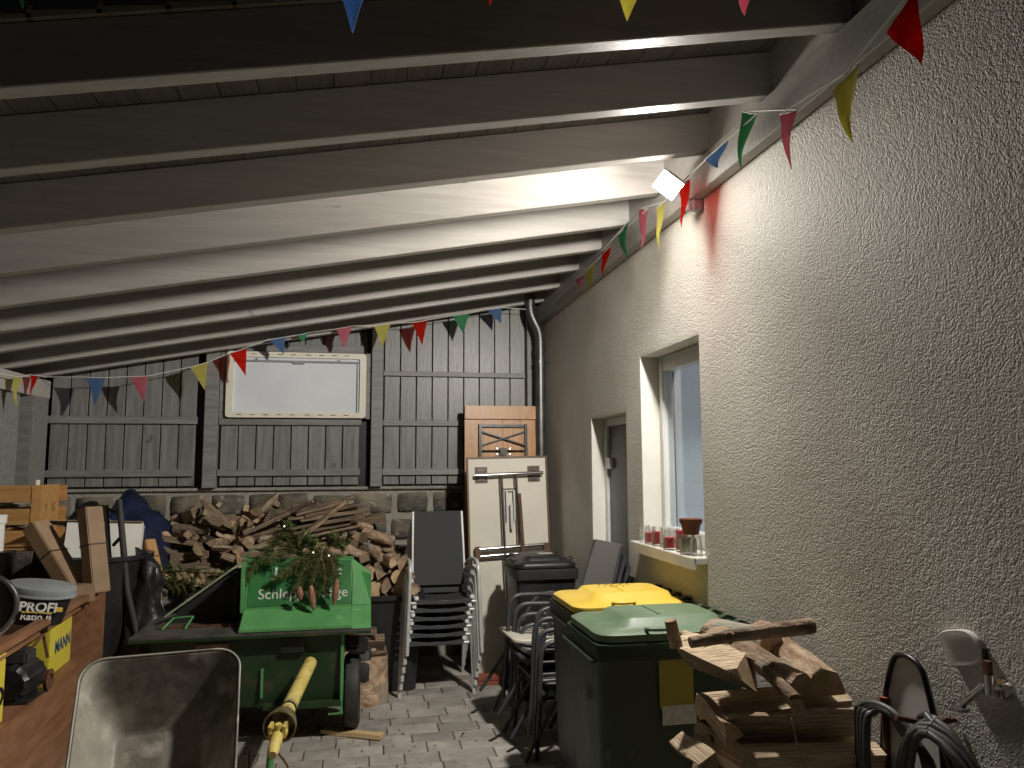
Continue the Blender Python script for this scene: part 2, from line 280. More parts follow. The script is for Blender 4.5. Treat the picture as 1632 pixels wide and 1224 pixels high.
# ------------------------------------------------------------------ mesh helpers
class MB:
    def __init__(self):
        self.v, self.f, self.m = [], [], []
    def add(self, vs, fs, mi=0):
        o = len(self.v)
        self.v += [tuple(p) for p in vs]
        self.f += [tuple(i + o for i in f) for f in fs]
        self.m += [mi] * len(fs)
        return self
    def box(self, a, b, mi=0, mat=None):
        (x0, y0, z0), (x1, y1, z1) = a, b
        vs = [Vector(p) for p in ((x0, y0, z0), (x1, y0, z0), (x1, y1, z0), (x0, y1, z0), (x0, y0, z1), (x1, y0, z1), (x1, y1, z1), (x0, y1, z1))]
        if mat is not None: vs = [mat @ p for p in vs]
        return self.add(vs, [(0, 3, 2, 1), (4, 5, 6, 7), (0, 1, 5, 4), (1, 2, 6, 5), (2, 3, 7, 6), (3, 0, 4, 7)], mi)
    def loft(self, rings, mi=0, cap=True, closed=True):
        n = len(rings[0]); o = len(self.v)
        for r in rings: self.v += [tuple(p) for p in r]
        for k in range(len(rings) - 1):
            for i in range(n if closed else n - 1):
                j = (i + 1) % n
                self.f.append((o + k * n + i, o + k * n + j, o + (k + 1) * n + j, o + (k + 1) * n + i)); self.m.append(mi)
        if cap:
            self.f.append(tuple(o + i for i in reversed(range(n)))); self.m.append(mi)
            self.f.append(tuple(o + (len(rings) - 1) * n + i for i in range(n))); self.m.append(mi)
        return self
    def tube(self, pts, r, n=8, mi=0, cap=True):
        pts = [Vector(p) for p in pts]
        rs = r if isinstance(r, (list, tuple)) else [r] * len(pts)
        rings = []; ref = None
        for i, p in enumerate(pts):
            a = pts[max(i - 1, 0)]; b = pts[min(i + 1, len(pts) - 1)]
            t = (b - a).normalized()
            if ref is None:
                ref = t.orthogonal().normalized()
            else:
                ref = (ref - t * ref.dot(t))
                ref = ref.normalized() if ref.length > 1e-6 else t.orthogonal().normalized()
            bn = t.cross(ref)
            rings.append([p + (ref * math.cos(2 * PI * k / n) + bn * math.sin(2 * PI * k / n)) * rs[i] for k in range(n)])
        return self.loft(rings, mi, cap)
    def lathe(self, prof, n=16, mi=0, c=(0, 0, 0), cap=False, mat=None):
        rings = []
        for r, z in prof:
            ring = [Vector((c[0] + r * math.cos(2 * PI * k / n), c[1] + r * math.sin(2 * PI * k / n), c[2] + z)) for k in range(n)]
            if mat is not None: ring = [mat @ p for p in ring]
            rings.append(ring)
        return self.loft(rings, mi, cap)
    def mesh(self, name, mats, bevel=0, smooth=None, segs=2):
        me = bpy.data.meshes.new(name)
        me.from_pydata(self.v, [], self.f)
        for m in mats: me.materials.append(m)
        me.polygons.foreach_set('material_index', self.m)
        me.update()
        bm = bmesh.new(); bm.from_mesh(me)
        bmesh.ops.recalc_face_normals(bm, faces=bm.faces)
        if bevel:
            es = [e for e in bm.edges if len(e.link_faces) == 2 and e.calc_face_angle(0) > 0.5]
            bmesh.ops.bevel(bm, geom=es, offset=bevel, segments=segs, affect='EDGES', clamp_overlap=True)
        bm.to_mesh(me); bm.free()
        if smooth is not None:
            me.polygons.foreach_set('use_smooth', [True] * len(me.polygons))
            me.set_sharp_from_angle(angle=R(smooth))
        return me

def link(name, data, parent=None, loc=(0, 0, 0), rot=(0, 0, 0), scale=(1, 1, 1)):
    o = bpy.data.objects.new(name, data)
    C.objects.link(o)
    o.location = loc; o.rotation_euler = rot; o.scale = scale
    if parent is not None: o.parent = parent
    return o

def tag(o, label=None, cat=None, group=None, kind=None):
    if label: o['label'] = label
    if cat: o['category'] = cat
    if group: o['group'] = group
    if kind: o['kind'] = kind
    return o

def thing(name, label, cat, loc=(0, 0, 0), rot=(0, 0, 0), group=None):
    return tag(link(name, None, None, loc, rot), label, cat, group)

def mats(m):
    return [MT[x] if isinstance(x, str) else x for x in (m if isinstance(m, (list, tuple)) else [m])]

def part(name, mb, m, parent=None, loc=(0, 0, 0), rot=(0, 0, 0), bevel=0, smooth=None, label=None, world=False, segs=2, kind=None):
    """one mesh object; world=True: the builder's coordinates are world ones and the (unrotated) parents' places are taken off"""
    if world:
        off = Vector((0, 0, 0)); p = parent
        while p is not None:
            off += p.location; p = p.parent
        mb.v = [tuple(Vector(q) - off) for q in mb.v]
        c = sum((Vector(q) for q in mb.v), Vector()) / max(1, len(mb.v))   # own origin in the middle of the piece
        mb.v = [tuple(Vector(q) - c) for q in mb.v]
        loc = c
    me = mb.mesh(name, mats(m), bevel, smooth, segs)
    o = link(name, me, parent, loc, rot)
    if label: o['label'] = label
    if kind: o['kind'] = kind
    return o

def B(a, b): return MB().box(a, b)

def copy_tree(o, parent=None):
    c = o.copy(); C.objects.link(c); c.parent = parent
    for ch in list(o.children): copy_tree(ch, c)
    return c

def frame_mat(p0, p1, upv=(0, 0, 1)):
    """matrix whose x axis runs from p0 to p1, origin at p0"""
    p0, p1 = Vector(p0), Vector(p1)
    x = (p1 - p0).normalized(); u = Vector(upv)
    y = u.cross(x)
    if y.length < 1e-4: y = Vector((0, 1, 0)).cross(x)
    y.normalize(); z = x.cross(y)
    m = Matrix((x, y, z)).transposed().to_4x4(); m.translation = p0
    return m

def beam(mb, p0, p1, w, h, mi=0, upv=(0, 0, 1)):
    m = frame_mat(p0, p1, upv); L = (Vector(p1) - Vector(p0)).length
    return mb.box((0, -w / 2, -h / 2), (L, w / 2, h / 2), mi, m)

def rrect(w, h, r, n=4, cx=0, cy=0):
    pts = []
    for sx, sy, a0 in ((1, 1, 0), (-1, 1, 90), (-1, -1, 180), (1, -1, 270)):
        for k in range(n + 1):
            a = R(a0 + 90 * k / n)
            pts.append((cx + sx * (w / 2 - r) + r * math.cos(a), cy + sy * (h / 2 - r) + r * math.sin(a)))
    return pts

def bez(p0, p1, p2, n=6):
    p0, p1, p2 = Vector(p0), Vector(p1), Vector(p2)
    return [(p0 * (1 - t) ** 2 + p1 * 2 * t * (1 - t) + p2 * t * t) for t in [i / n for i in range(n + 1)]]

def smooth_path(pts, n=5):
    pts = [Vector(p) for p in pts]; out = []
    for i in range(len(pts) - 1):
        a = pts[max(i - 1, 0)]; b = pts[i]; c = pts[i + 1]; d = pts[min(i + 2, len(pts) - 1)]
        for k in range(n):
            t = k / n
            out.append(0.5 * ((2 * b) + (c - a) * t + (2 * a - 5 * b + 4 * c - d) * t * t + (3 * b - a - 3 * c + d) * t ** 3))
    out.append(pts[-1]); return out

def text(s, size, m, parent, loc, rot, name='lettering', extrude=0.0008, sx=1.0, bold=0.0):
    cu = bpy.data.curves.new(name, 'FONT'); cu.body = s; cu.size = size; cu.extrude = extrude; cu.offset = bold
    cu.align_x = 'CENTER'; cu.align_y = 'CENTER'
    tmp = bpy.data.objects.new(name, cu); C.objects.link(tmp)
    dg = bpy.context.evaluated_depsgraph_get()
    me = bpy.data.meshes.new_from_object(tmp.evaluated_get(dg))
    bpy.data.objects.remove(tmp)
    me.materials.clear(); me.materials.append(mats(m)[0])
    return link(name, me, parent, loc, rot, (sx, 1, 1))

# ------------------------------------------------------------------ GROUND
WX = 1.72          # face of the rendered house wall
ground = tag(part('ground', B((-40, -20, -0.2), (40, 45, -0.048)), 'soil'), kind='structure')
pv = tag(part('paving', B((-4.6, -3.0, -0.044), (2.5, 7.3, -0.006)), 'joint'), kind='structure')
row = 0; y = -3.0; DY = 0.168
pavers = []
while y < 7.25:
    x = -4.55 - rnd.uniform(0, 0.2)
    while x < 1.70:
        w = rnd.choice((0.21, 0.27, 0.27, 0.27, 0.34))
        x1 = min(x + w, 1.71)
        if x1 - x > 0.05: pavers.append((x, x1, y, min(y + DY, 7.28)))
        x += w
    y += DY
single = [p for p in pavers if -0.95 < p[0] < 1.35 and 4.0 < p[2] < 7.25]
single = single[:296]
sset = set(single)
fieldmb = MB()
cache = {}
for (x0, x1, y0, y1) in pavers:
    g = 0.0035
    if (x0, x1, y0, y1) in sset:
        key = (round(x1 - x0, 2), round(y1 - y0, 3))
        if key not in cache:
            w, d = key
            cache[key] = B((-w / 2 + g, -d / 2 + g, -0.03), (w / 2 - g, d / 2 - g, 0)).mesh('paver', mats('paver'), 0.004, None, 1)
        link('paver', cache[key], pv, ((x0 + x1) / 2, (y0 + y1) / 2, rnd.uniform(-0.0022, 0.0022)) , (rnd.uniform(-.004, .004), rnd.uniform(-.004, .004), 0)).location -= pv.location
    else:
        fieldmb.box((x0 + g, y0 + g, -0.03), (x1 - g, y1 - g, rnd.uniform(-0.002, 0.002)))
part('paver_field', fieldmb, 'paver', pv, world=True, kind='stuff')

# ------------------------------------------------------------------ HOUSE WALL with real rough-cast relief
house = thing('house_wall', 'cream rough-cast house wall with a window and a door along the right side', 'wall', (WX, 3.5, 0))
rs = np.random.RandomState(3)
def vnoise(u, v, per=512, seed=0):
    g = np.random.RandomState(seed).rand(per, per)
    iu = np.floor(u).astype(int); iv = np.floor(v).astype(int)
    fu = u - iu; fv = v - iv
    fu = fu * fu * (3 - 2 * fu); fv = fv * fv * (3 - 2 * fv)
    a = g[iu % per, iv % per]; b = g[(iu + 1) % per, iv % per]; c = g[iu % per, (iv + 1) % per]; d = g[(iu + 1) % per, (iv + 1) % per]
    return (a * (1 - fu) + b * fu) * (1 - fv) + (c * (1 - fu) + d * fu) * fv
WIN = (3.69, 4.56, 1.27, 2.43)
DOR = (4.85, 5.64, 0.0, 2.10)
def axis(segs):
    out = []
    for a, b, s in segs:
        n = max(1, int(round((b - a) / s)))
        out += list(np.linspace(a, b, n, endpoint=False))
    out.append(segs[-1][1]); return np.array(out)
ys = axis([(-2.5, 1.2, 0.15), (1.2, WIN[0], 0.0050), (WIN[0], WIN[1], 0.0065), (WIN[1], DOR[0], 0.008), (DOR[0], DOR[1], 0.011), (DOR[1], 7.6, 0.012)])
zs = axis([(0, 0.55, 0.03), (0.55, WIN[2], 0.0058), (WIN[2], DOR[3], 0.0058), (DOR[3], WIN[3], 0.0058), (WIN[3], 3.22, 0.006), (3.22, 4.6, 0.25)])
Yg, Zg = np.meshgrid(ys, zs, indexing='ij')
wu = Yg + 0.006 * (vnoise(Yg * 45, Zg * 45 + 9, seed=5) - 0.5) * 2
wv = Zg + 0.006 * (vnoise(Yg * 45 + 50, Zg * 45, seed=6) - 0.5) * 2
n1 = vnoise(wu * 135 + 300, wv * 125 + 7, seed=1); n2 = vnoise(wu * 90 + 400, wv * 85, seed=2)
h = 0.0013 * n1 + 0.0006 * n2 + 0.0010 * vnoise(Yg * 3 + 20, Zg * 3, seed=4)
fine = ((Yg > 1.2) & (Zg > 0.5) & (Zg < 3.25)).astype(float)
for e0, e1, z0, z1 in (WIN, DOR):
    dy = np.maximum(np.maximum(e0 - Yg, Yg - e1), 0); dz = np.maximum(np.maximum(z0 - Zg, Zg - z1), 0)
    fine *= np.clip(np.hypot(dy, dz) / 0.02, 0, 1)
Xg = WX - h * fine
ny, nz = Yg.shape
co = np.stack([Xg - WX, Yg - 3.5, Zg], -1).reshape(-1, 3).astype(np.float32)
idx = np.arange(ny * nz).reshape(ny, nz)
q = np.stack([idx[:-1, :-1], idx[:-1, 1:], idx[1:, 1:], idx[1:, :-1]], -1).reshape(-1, 4)
yc = ((Yg[:-1, :-1] + Yg[1:, 1:]) / 2).reshape(-1); zc = ((Zg[:-1, :-1] + Zg[1:, 1:]) / 2).reshape(-1)
keep = np.ones(len(q), bool)
for e0, e1, z0, z1 in (WIN, DOR): keep &= ~((yc > e0) & (yc < e1) & (zc > z0) & (zc < z1))
q = q[keep]
me = bpy.data.meshes.new('plaster')
me.vertices.add(len(co)); me.vertices.foreach_set('co', co.ravel())
me.loops.add(q.size); me.loops.foreach_set('vertex_index', q.ravel().astype(np.int32))
me.polygons.add(len(q)); me.polygons.foreach_set('loop_start', np.arange(0, q.size, 4, dtype=np.int32))
me.polygons.foreach_set('use_smooth', np.ones(len(q), bool))
me.update(calc_edges=True); me.validate()
me.materials.append(MT['stucco'])
link('plaster', me, house)
mb = MB()   # masonry behind the plaster, round the openings
T0, T1 = WX + 0.30, WX + 0.36
mb.box((T0, -2.5, 0), (T1, 7.6, 4.6))
mb.box((WX + 0.012, -2.5, 4.6), (T1, 7.6, 4.62)); mb.box((WX + 0.012, -2.52, 0), (T1, -2.5, 4.6))
part('masonry', mb, 'reveal', house, world=True)
def reveal(e, depth, bottom=True):
    e0, e1, z0, z1 = e; mb = MB(); x0, x1 = WX, WX + depth; t = 0.03
    mb.box((x0, e0 - t, z0), (x1, e0, z1 + t)); mb.box((x0, e1, z0), (x1, e1 + t, z1 + t))
    mb.box((x0, e0, z1), (x1, e1, z1 + t))
    if bottom: mb.box((x0, e0, z0 - t), (x1, e1, z0))
    return mb
part('window_reveal', reveal(WIN, 0.20), 'reveal', house, world=True, label='smooth pale window reveal')
part('door_reveal', reveal(DOR, 0.18, False), 'reveal', house, world=True, label='smooth pale door reveal')
# window: outer frame, sash, pane, blind, sill
def rect_frame(x0, x1, y0, y1, z0, z1, w):
    mb = MB()
    mb.box((x0, y0, z0), (x1, y0 + w, z1)); mb.box((x0, y1 - w, z0), (x1, y1, z1))
    mb.box((x0, y0 + w, z0), (x1, y1 - w, z0 + w)); mb.box((x0, y0 + w, z1 - w), (x1, y1 - w, z1))
    return mb
wf = part('window', rect_frame(WX + 0.125, WX + 0.195, WIN[0] + .002, WIN[1] - .002, WIN[2] + .002, WIN[3] - .002, 0.055), 'upvc', house, world=True, bevel=0.004, label='white plastic framed window with glass jars on its sill')
part('sash', rect_frame(WX + 0.105, WX + 0.175, WIN[0] + .047, WIN[1] - .047, WIN[2] + .047, WIN[3] - .047, 0.055), 'upvc', wf, world=True, bevel=0.006)
part('pane', B((WX + 0.135, WIN[0] + .10, WIN[2] + .10), (WX + 0.139, WIN[1] - .10, WIN[3] - .10)), 'pane', wf, world=True)
part('blind', B((WX + 0.20, WIN[0] + .06, WIN[2] + .04), (WX + 0.204, WIN[1] - .06, WIN[3] - .04)), 'curtain', wf, world=True)
mb = MB(); mb.box((WX - 0.075, WIN[0] - 0.03, WIN[2] - 0.028), (WX + 0.125, WIN[1] + 0.03, WIN[2] + 0.006)); mb.box((WX - 0.085, WIN[0] - 0.03, WIN[2] - 0.055), (WX - 0.062, WIN[1] + 0.03, WIN[2] + 0.008))
part('window_sill', mb, 'sill', house, world=True, bevel=0.004, label='white projecting window sill')
# door
dr = part('door', rect_frame(WX + 0.10, WX + 0.17, DOR[0] + .002, DOR[1] - .002, 0.0, DOR[3] - .002, 0.06), 'upvc', house, world=True, bevel=0.004, label='slate grey door leaf in a white frame')
part('door_leaf', B((WX + 0.118, DOR[0] + .065, 0.02), (WX + 0.165, DOR[1] - .065, DOR[3] - .065)), 'door_panel', dr, world=True, bevel=0.004)
mb = MB(); mb.box((WX + 0.09, DOR[1] - .155, 1.72), (WX + 0.117, DOR[1] - .085, 1.80)); mb.tube([(WX + 0.05, DOR[1] - .14, 1.05), (WX + 0.05, DOR[1] - .26, 1.05)], 0.009); mb.tube([(WX + 0.118, DOR[1] - .14, 1.05), (WX + 0.05, DOR[1] - .14, 1.05)], 0.009)
part('door_handle', mb, 'white_plastic', dr, world=True)
# small flush cover plate on the wall
# ------------------------------------------------------------------ STONE WALL
sw = thing('stone_wall', 'low wall of grey brown hewn stones with pale mortar under the wooden fence', 'wall', (-0.6, 7.25, 0))
part('mortar', B((-3.1, 7.25, 0), (1.95, 7.55, 1.53)), 'mortar', sw, world=True)
part('coping', B((-3.1, 7.205, 1.53), (1.72, 7.56, 1.556)), 'mortar', sw, world=True, bevel=0.006)
def stone_mesh(w, hgt, seed, d=0.10):
    bm = bmesh.new(); bmesh.ops.create_cube(bm, size=1)
    bmesh.ops.subdivide_edges(bm, edges=bm.edges[:], cuts=2, use_grid_fill=True)
    r = random.Random(seed)
    for v in bm.verts:
        p = v.co
        k = 1 - 0.10 * (abs(p.x * 2) ** 4 + abs(p.z * 2) ** 4) * 0.5
        v.co = Vector((p.x * w * k, p.y * d, p.z * hgt * k))
        nn = mnoise.noise_vector(Vector((p.x * w * 9 + seed * 3.1, p.y, p.z * hgt * 11)))
        v.co += Vector((nn.x * .014, nn.y * .007 - (0.005 if abs(p.x) < .4 and abs(p.z) < .4 and p.y < 0 else 0), nn.z * .012))
    bm_me = bpy.data.meshes.new('stone'); bm.to_mesh(bm_me); bm.free()
    bm_me.materials.append(MT['stone'])
    bm_me.polygons.foreach_set('use_smooth', [True] * len(bm_me.polygons))
    return bm_me
k = 0
courses = [(1.295, 0.215), (1.05, 0.225), (0.81, 0.22), (0.58, 0.21), (0.34, 0.22), (0.10, 0.22)]
for ci, (zb, hh) in enumerate(courses):
    x = -3.05 + (0.13 if ci % 2 else 0)
    while x < 1.62:
        w = rnd.uniform(0.24, 0.44); w = min(w, 1.70 - x)
        if w > 0.08:
            if x < 0.95 or ci < 3:
                link('stone', stone_mesh(w - 0.03, hh - rnd.uniform(0.015, 0.04), k), sw, (x + w / 2 + .6, 0.038, zb + hh / 2 + rnd.uniform(-.008, .008)), (0, rnd.uniform(-.02, .02), 0))
            k += 1
        x += w
# left side stone wall running towards the viewer
LX = -2.72
sl = thing('stone_wall', 'side wall of pale rough stones at the left behind the crate', 'wall', (LX, 6.0, 0))
part('mortar', B((LX - .3, 3.0, 0), (LX, 7.2, 1.50)), 'mortar', sl, world=True)
for ci, (zb, hh) in enumerate(courses[:5]):
    y = 4.6 + (0.1 if ci % 2 else 0)
    while y < 7.1:
        w = min(rnd.uniform(0.22, 0.4), 7.18 - y)
        if w > 0.08:
            link('stone', stone_mesh(w - 0.03, hh - 0.03, 100 + k), sl, (-0.035, y + w / 2 - 6.0, zb - 0.03 + hh / 2), (0, 0, PI / 2)); k += 1
        y += w

# ------------------------------------------------------------------ WOODEN FENCE on the stone wall
fence = thing('wooden_fence', 'grey board fence in three bays on top of the stone wall', 'fence', (-0.6, 7.2, 1.556))
def roof_z(x): return 3.31 - 0.185 * (1.65 - x)
def boards(x0, x1, z0, z1f, w=0.147, gap=0.011, yy=7.225, big=None):
    n = max(1, round((x1 - x0) / (w + gap))); step = (x1 - x0) / n
    for i in range(n):
        a = x0 + i * step + gap / 2; b = x0 + (i + 1) * step - gap / 2
        zt = z1f if not callable(z1f) else z1f((a + b) / 2)
        part('fence_board', B((a, yy + rnd.uniform(-.002, .002), z0), (b, yy + 0.018, zt)), 'fence_wood', fence, world=True, bevel=0.002, segs=1)
def rail(x0, x1, z0, z1, yy=7.19, t=0.036): part('rail', B((x0, yy, z0), (x1, yy + t, z1)), 'rail_wood', fence, world=True, bevel=0.003, segs=1)
def post(x0, x1, z1): part('post', B((x0, 7.15, 1.557), (x1, 7.25, z1)), 'rail_wood', fence, world=True, bevel=0.004, segs=1)
# bay 1
boards(-2.68, -1.48, 1.575, lambda x: roof_z(x) + 0.20)
rail(-2.70, -1.49, 1.66, 1.72); rail(-2.70, -1.47, 2.125, 2.19)
post(-1.405, -1.29, roof_z(-1.35) + .15)
# bay 2
boards(-1.275, -0.045, 1.575, 2.14)
boards(-0.72, -0.045, 2.83, lambda x: roof_z(x) + 0.20)
rail(-1.285, -0.035, 1.66, 1.72); rail(-1.285, -0.03, 2.12, 2.178)
part('frame_board', B((-1.285, 7.185, 2.795), (-0.02, 7.221, 2.865)), 'rail_wood', fence, world=True)
part('frame_board', B((-1.285, 7.185, 2.18), (-1.23, 7.221, 2.793)), 'rail_wood', fence, world=True)
part('frame_board', B((0.005, 7.185, 2.18), (0.045, 7.221, 2.793)), 'rail_wood', fence, world=True)
post(0.058, 0.165, roof_z(.1) + .15)
# bay 3
boards(0.175, 1.535, 1.575, lambda x: roof_z(x) + 0.20)
rail(0.168, 1.20, 1.66, 1.72); rail(0.168, 1.45, 2.12, 2.172); rail(0.168, 1.53, 2.59, 2.635)
post(1.542, 1.615, roof_z(1.6) + .1)
part('corner_shade_board', B((1.617, 7.26, 1.557), (1.95, 7.29, 3.5)), 'black_plastic', fence, world=True, label='black board standing in for the shade of the corner recess')  # black colour stands in for the shade of the corner recess
part('gap_shade_sheet', B((-2.75, 7.262, 1.557), (1.61, 7.27, 3.5)), 'black_plastic', fence, world=True, label='black sheet standing in for the dark behind the board gaps')  # black backing put in for the darkness between the boards

# window panel in the fence
wp = thing('caravan_window', 'cream framed caravan window with a drawn white blind set in the fence', 'window', (-0.61, 7.18, 2.18))
mb = MB()
outer = rrect(1.235, 0.60, 0.03); inner = rrect(1.12, 0.50, 0.02)
def ring_frame(mb, outer, inner, y0, y1, cz):
    n = len(outer)
    rings = [[(p[0], y1, p[1] + cz) for p in outer], [(p[0], y0, p[1] + cz) for p in outer], [(p[0], y0, p[1] + cz) for p in inner], [(p[0], y1, p[1] + cz) for p in inner]]
    mb.loft(rings, cap=False)
ring_frame(mb, outer, inner, -0.035, 0.01, 0.305)
part('window_frame', mb, 'cream_plastic', wp, smooth=35)
part('blind', B((-0.562, -0.012, 0.055), (0.562, -0.006, 0.555)), 'blind', wp)
mb = B((-0.562, -0.026, 0.512), (0.562, -0.0125, 0.53)); mb.box((-0.04, -0.036, 0.498), (0.06, -0.02, 0.513)); mb.box((-0.37, -0.03, 0.513), (-0.35, -0.022, 0.545)); mb.box((0.36, -0.03, 0.513), (0.38, -0.022, 0.545))
part('blind_bar', mb, 'bucket_grey', wp)
part('inner_lip', B((0.535, -0.028, 0.06), (0.542, -0.012, 0.51)), 'bucket_grey', wp)
for i in range(9):
    for zz in (0.030, 0.582):
        link('slot', B((-0.022, -0.0365, -0.003), (0.022, -0.0345, 0.003)).mesh('slot', mats('black_print')), wp, (-0.50 + i * 0.115 + (0.02 if i > 4 else 0), 0, zz))

# ------------------------------------------------------------------ CANOPY ROOF
roof = thing('canopy_roof', 'lean-to roof of grey painted rafters under boards and tiles', 'roof', (-0.5, 4.6, 2.5))
RY = [2.28, 2.82, 3.40, 4.0, 4.6, 5.19, 5.78, 6.4, 7.0]
for yy in RY:
    x0, x1 = -3.10, 1.69
    mb = MB(); W = 0.07; H = 0.195
    mb.add([(x0, yy, roof_z(x0)), (x1, yy, roof_z(x1)), (x1, yy + W, roof_z(x1)), (x0, yy + W, roof_z(x0)),
            (x0, yy, roof_z(x0) + H), (x1, yy, roof_z(x1) + H), (x1, yy + W, roof_z(x1) + H), (x0, yy + W, roof_z(x0) + H)],
           [(0, 3, 2, 1), (4, 5, 6, 7), (0, 1, 5, 4), (1, 2, 6, 5), (2, 3, 7, 6), (3, 0, 4, 7)])
    part('rafter', mb, 'paint_wood', roof, world=True, bevel=0.004, segs=1)
x = -3.10
while x < 1.70:
    w = min(0.135, 1.71 - x)
    z0 = roof_z(x) + 0.198; z1 = roof_z(x + w - .004) + 0.198
    mb = MB(); t = 0.02
    mb.add([(x, 2.285, z0), (x + w - .004, 2.285, z1), (x + w - .004, 7.5, z1), (x, 7.5, z0), (x, 2.285, z0 + t), (x + w - .004, 2.285, z1 + t), (x + w - .004, 7.5, z1 + t), (x, 7.5, z0 + t)],
           [(0, 3, 2, 1), (4, 5, 6, 7), (0, 1, 5, 4), (1, 2, 6, 5), (2, 3, 7, 6), (3, 0, 4, 7)])
    part('ceiling_board', mb, 'ceil_wood', roof, world=True)
    x += 0.135
part('roof_felt', MB().add([(-3.15, 2.29, roof_z(-3.15) + .222), (1.71, 2.29, roof_z(1.71) + .222), (1.71, 7.6, roof_z(1.71) + .222), (-3.15, 7.6, roof_z(-3.15) + .222),
                            (-3.15, 2.29, roof_z(-3.15) + .228), (1.71, 2.29, roof_z(1.71) + .228), (1.71, 7.6, roof_z(1.71) + .228), (-3.15, 7.6, roof_z(-3.15) + .228)],
                           [(0, 3, 2, 1), (4, 5, 6, 7), (0, 1, 5, 4), (1, 2, 6, 5), (2, 3, 7, 6), (3, 0, 4, 7)]), 'black_plastic', roof, world=True)
x = -3.2; i = 0
while x < 1.68:
    w = 0.20; xe = min(x + w, 1.70)
    z0 = roof_z(x) + 0.236; z1 = roof_z(xe) + 0.230; t = 0.012
    mb = MB(); mb.add([(x, 2.30, z0), (xe, 2.30, z1), (xe, 7.6, z1), (x, 7.6, z0), (x, 2.30, z0 + t), (xe, 2.30, z1 + t), (xe, 7.6, z1 + t), (x, 7.6, z0 + t)],
                      [(0, 3, 2, 1), (4, 5, 6, 7), (0, 1, 5, 4), (1, 2, 6, 5), (2, 3, 7, 6), (3, 0, 4, 7)])
    mb.box((x + .002, 2.30, z0 - 0.004), (x + 0.02, 7.6, z0 + 0.02))
    e0, e1 = roof_z(x) + .197, roof_z(xe) + .197
    mb.add([(x, 2.265, e0), (xe, 2.265, e1), (xe, 2.284, e1), (x, 2.284, e0), (x, 2.265, e0 + .024), (xe, 2.265, e1 + .012), (xe, 2.284, e1 + .012), (x, 2.284, e0 + .024)], [(0, 3, 2, 1), (4, 5, 6, 7), (0, 1, 5, 4), (1, 2, 6, 5), (2, 3, 7, 6), (3, 0, 4, 7)])
    mb.box((x + .004, 2.268, e0 + .025), (x + .016, 2.281, e0 + .040))
    part('roof_tile', mb, 'tile', roof, world=True)
    x += w * 0.93
part('ledger_beam', B((1.65, 1.2, 3.125), (1.712, 7.25, 3.30)), 'paint_wood', roof, world=True, bevel=0.004, segs=1)
ring = [2.27] + [q for y_ in RY[1:] for q in (y_, y_ + 0.08)]
pairs = [(RY[i] + 0.082, RY[i + 1] - 0.002) for i in range(len(RY) - 1)]
for a, b in pairs:
    part('blocking_board', B((1.68, a, 3.302), (1.705, b, roof_z(1.68) + 0.197)), 'paint_wood', roof, world=True)
part('eave_beam', B((LX - 0.06, 2.15, 2.335), (LX + 0.04, 7.2, roof_z(LX - .06) - 0.002)), 'paint_wood', roof, world=True, bevel=0.004)

# left side screen with shutter
scr = thing('side_screen', 'grey wooden side screen with an upright shutter at the far left corner', 'screen', (LX, 6.5, 1.5))
part('post', B((LX - .05, 6.83, 1.56), (LX + .055, 7.14, 2.334)), 'rail_wood', scr, world=True, bevel=0.004)
for i in range(5):
    part('board', B((LX - .03, 5.35 + i * 0.275, 1.60), (LX + .0, 5.35 + i * 0.275 + 0.268, 2.333)), 'rail_wood', scr, world=True, bevel=0.003)
part('lower_rail', B((LX - .05, 4.8, 1.545), (LX + .03, 7.14, 1.598)), 'rail_wood', scr, world=True)
part('back_board', B((LX - .09, 4.8, 1.50), (LX - .06, 7.2, 2.333)), 'black_plastic', scr, world=True)  # black backing stands in for the dark in the screen's gap

# ------------------------------------------------------------------ DOWNPIPE
dp = thing('downpipe', 'zinc rain downpipe with a swan neck in the corner beside the house wall', 'downpipe', (1.62, 7.0, 0))
mb = MB()
path = [(1.53, 6.95, 3.42), (1.53, 6.95, 3.27)] + smooth_path([(1.53, 6.95, 3.25), (1.545, 6.95, 3.16), (1.61, 6.95, 3.02), (1.625, 6.95, 2.92)], 5) + [(1.625, 6.95, 2.85), (1.625, 6.95, 1.6), (1.625, 6.95, 0.0)]
mb.tube(path, 0.047, 16)
part('pipe', mb, 'zinc_pipe', dp, world=True, smooth=40)
part('collar', MB().tube([(1.625, 6.95, 2.80), (1.625, 6.95, 2.86)], 0.051, 16), 'zinc_pipe', dp, world=True, smooth=40)
mb = MB().tube([(1.625, 6.95, 2.70), (1.625, 6.95, 2.725)], 0.053, 16); mb.tube([(1.67, 6.95, 2.712), (1.715, 6.95, 2.712)], 0.006)
part('bracket', mb, 'zinc_pipe', dp, world=True)

# ------------------------------------------------------------------ FLOODLIGHT
LP = Vector((1.495, 3.51, 3.16))
fl = thing('floodlight', 'lit LED floodlight with motion sensor on the beam above the window', 'lamp', (1.66, 3.5, 3.10))
vd = (LP - Vector((0, 0, 1.75))).normalized(); hx = vd; hy = Vector((0, 0, 1)).cross(hx).normalized(); hz = hx.cross(hy)
hm = Matrix((hx, hy, hz)).transposed().to_4x4() @ Matrix.Rotation(R(14), 4, 'Z') @ Matrix.Rotation(R(-12), 4, 'Y') @ Matrix.Rotation(R(38), 4, 'X'); hm.translation = LP
mb = MB()
s = 0.048
f8 = [(-s, -s, -s), (s, -s, -s), (s, s, -s), (-s, s, -s), (-s, -s, s), (s, -s, s), (s, s, s), (-s, s, s)]
mb.add([hm @ Vector(p) for p in f8], [(0, 3, 2, 1), (2, 3, 7, 6)], 0)
mb.add([hm @ Vector(p) for p in f8], [(1, 2, 6, 5)], 2)
mb.add([hm @ Vector(p) for p in f8], [(3, 0, 4, 7), (0, 1, 5, 4)], 1)
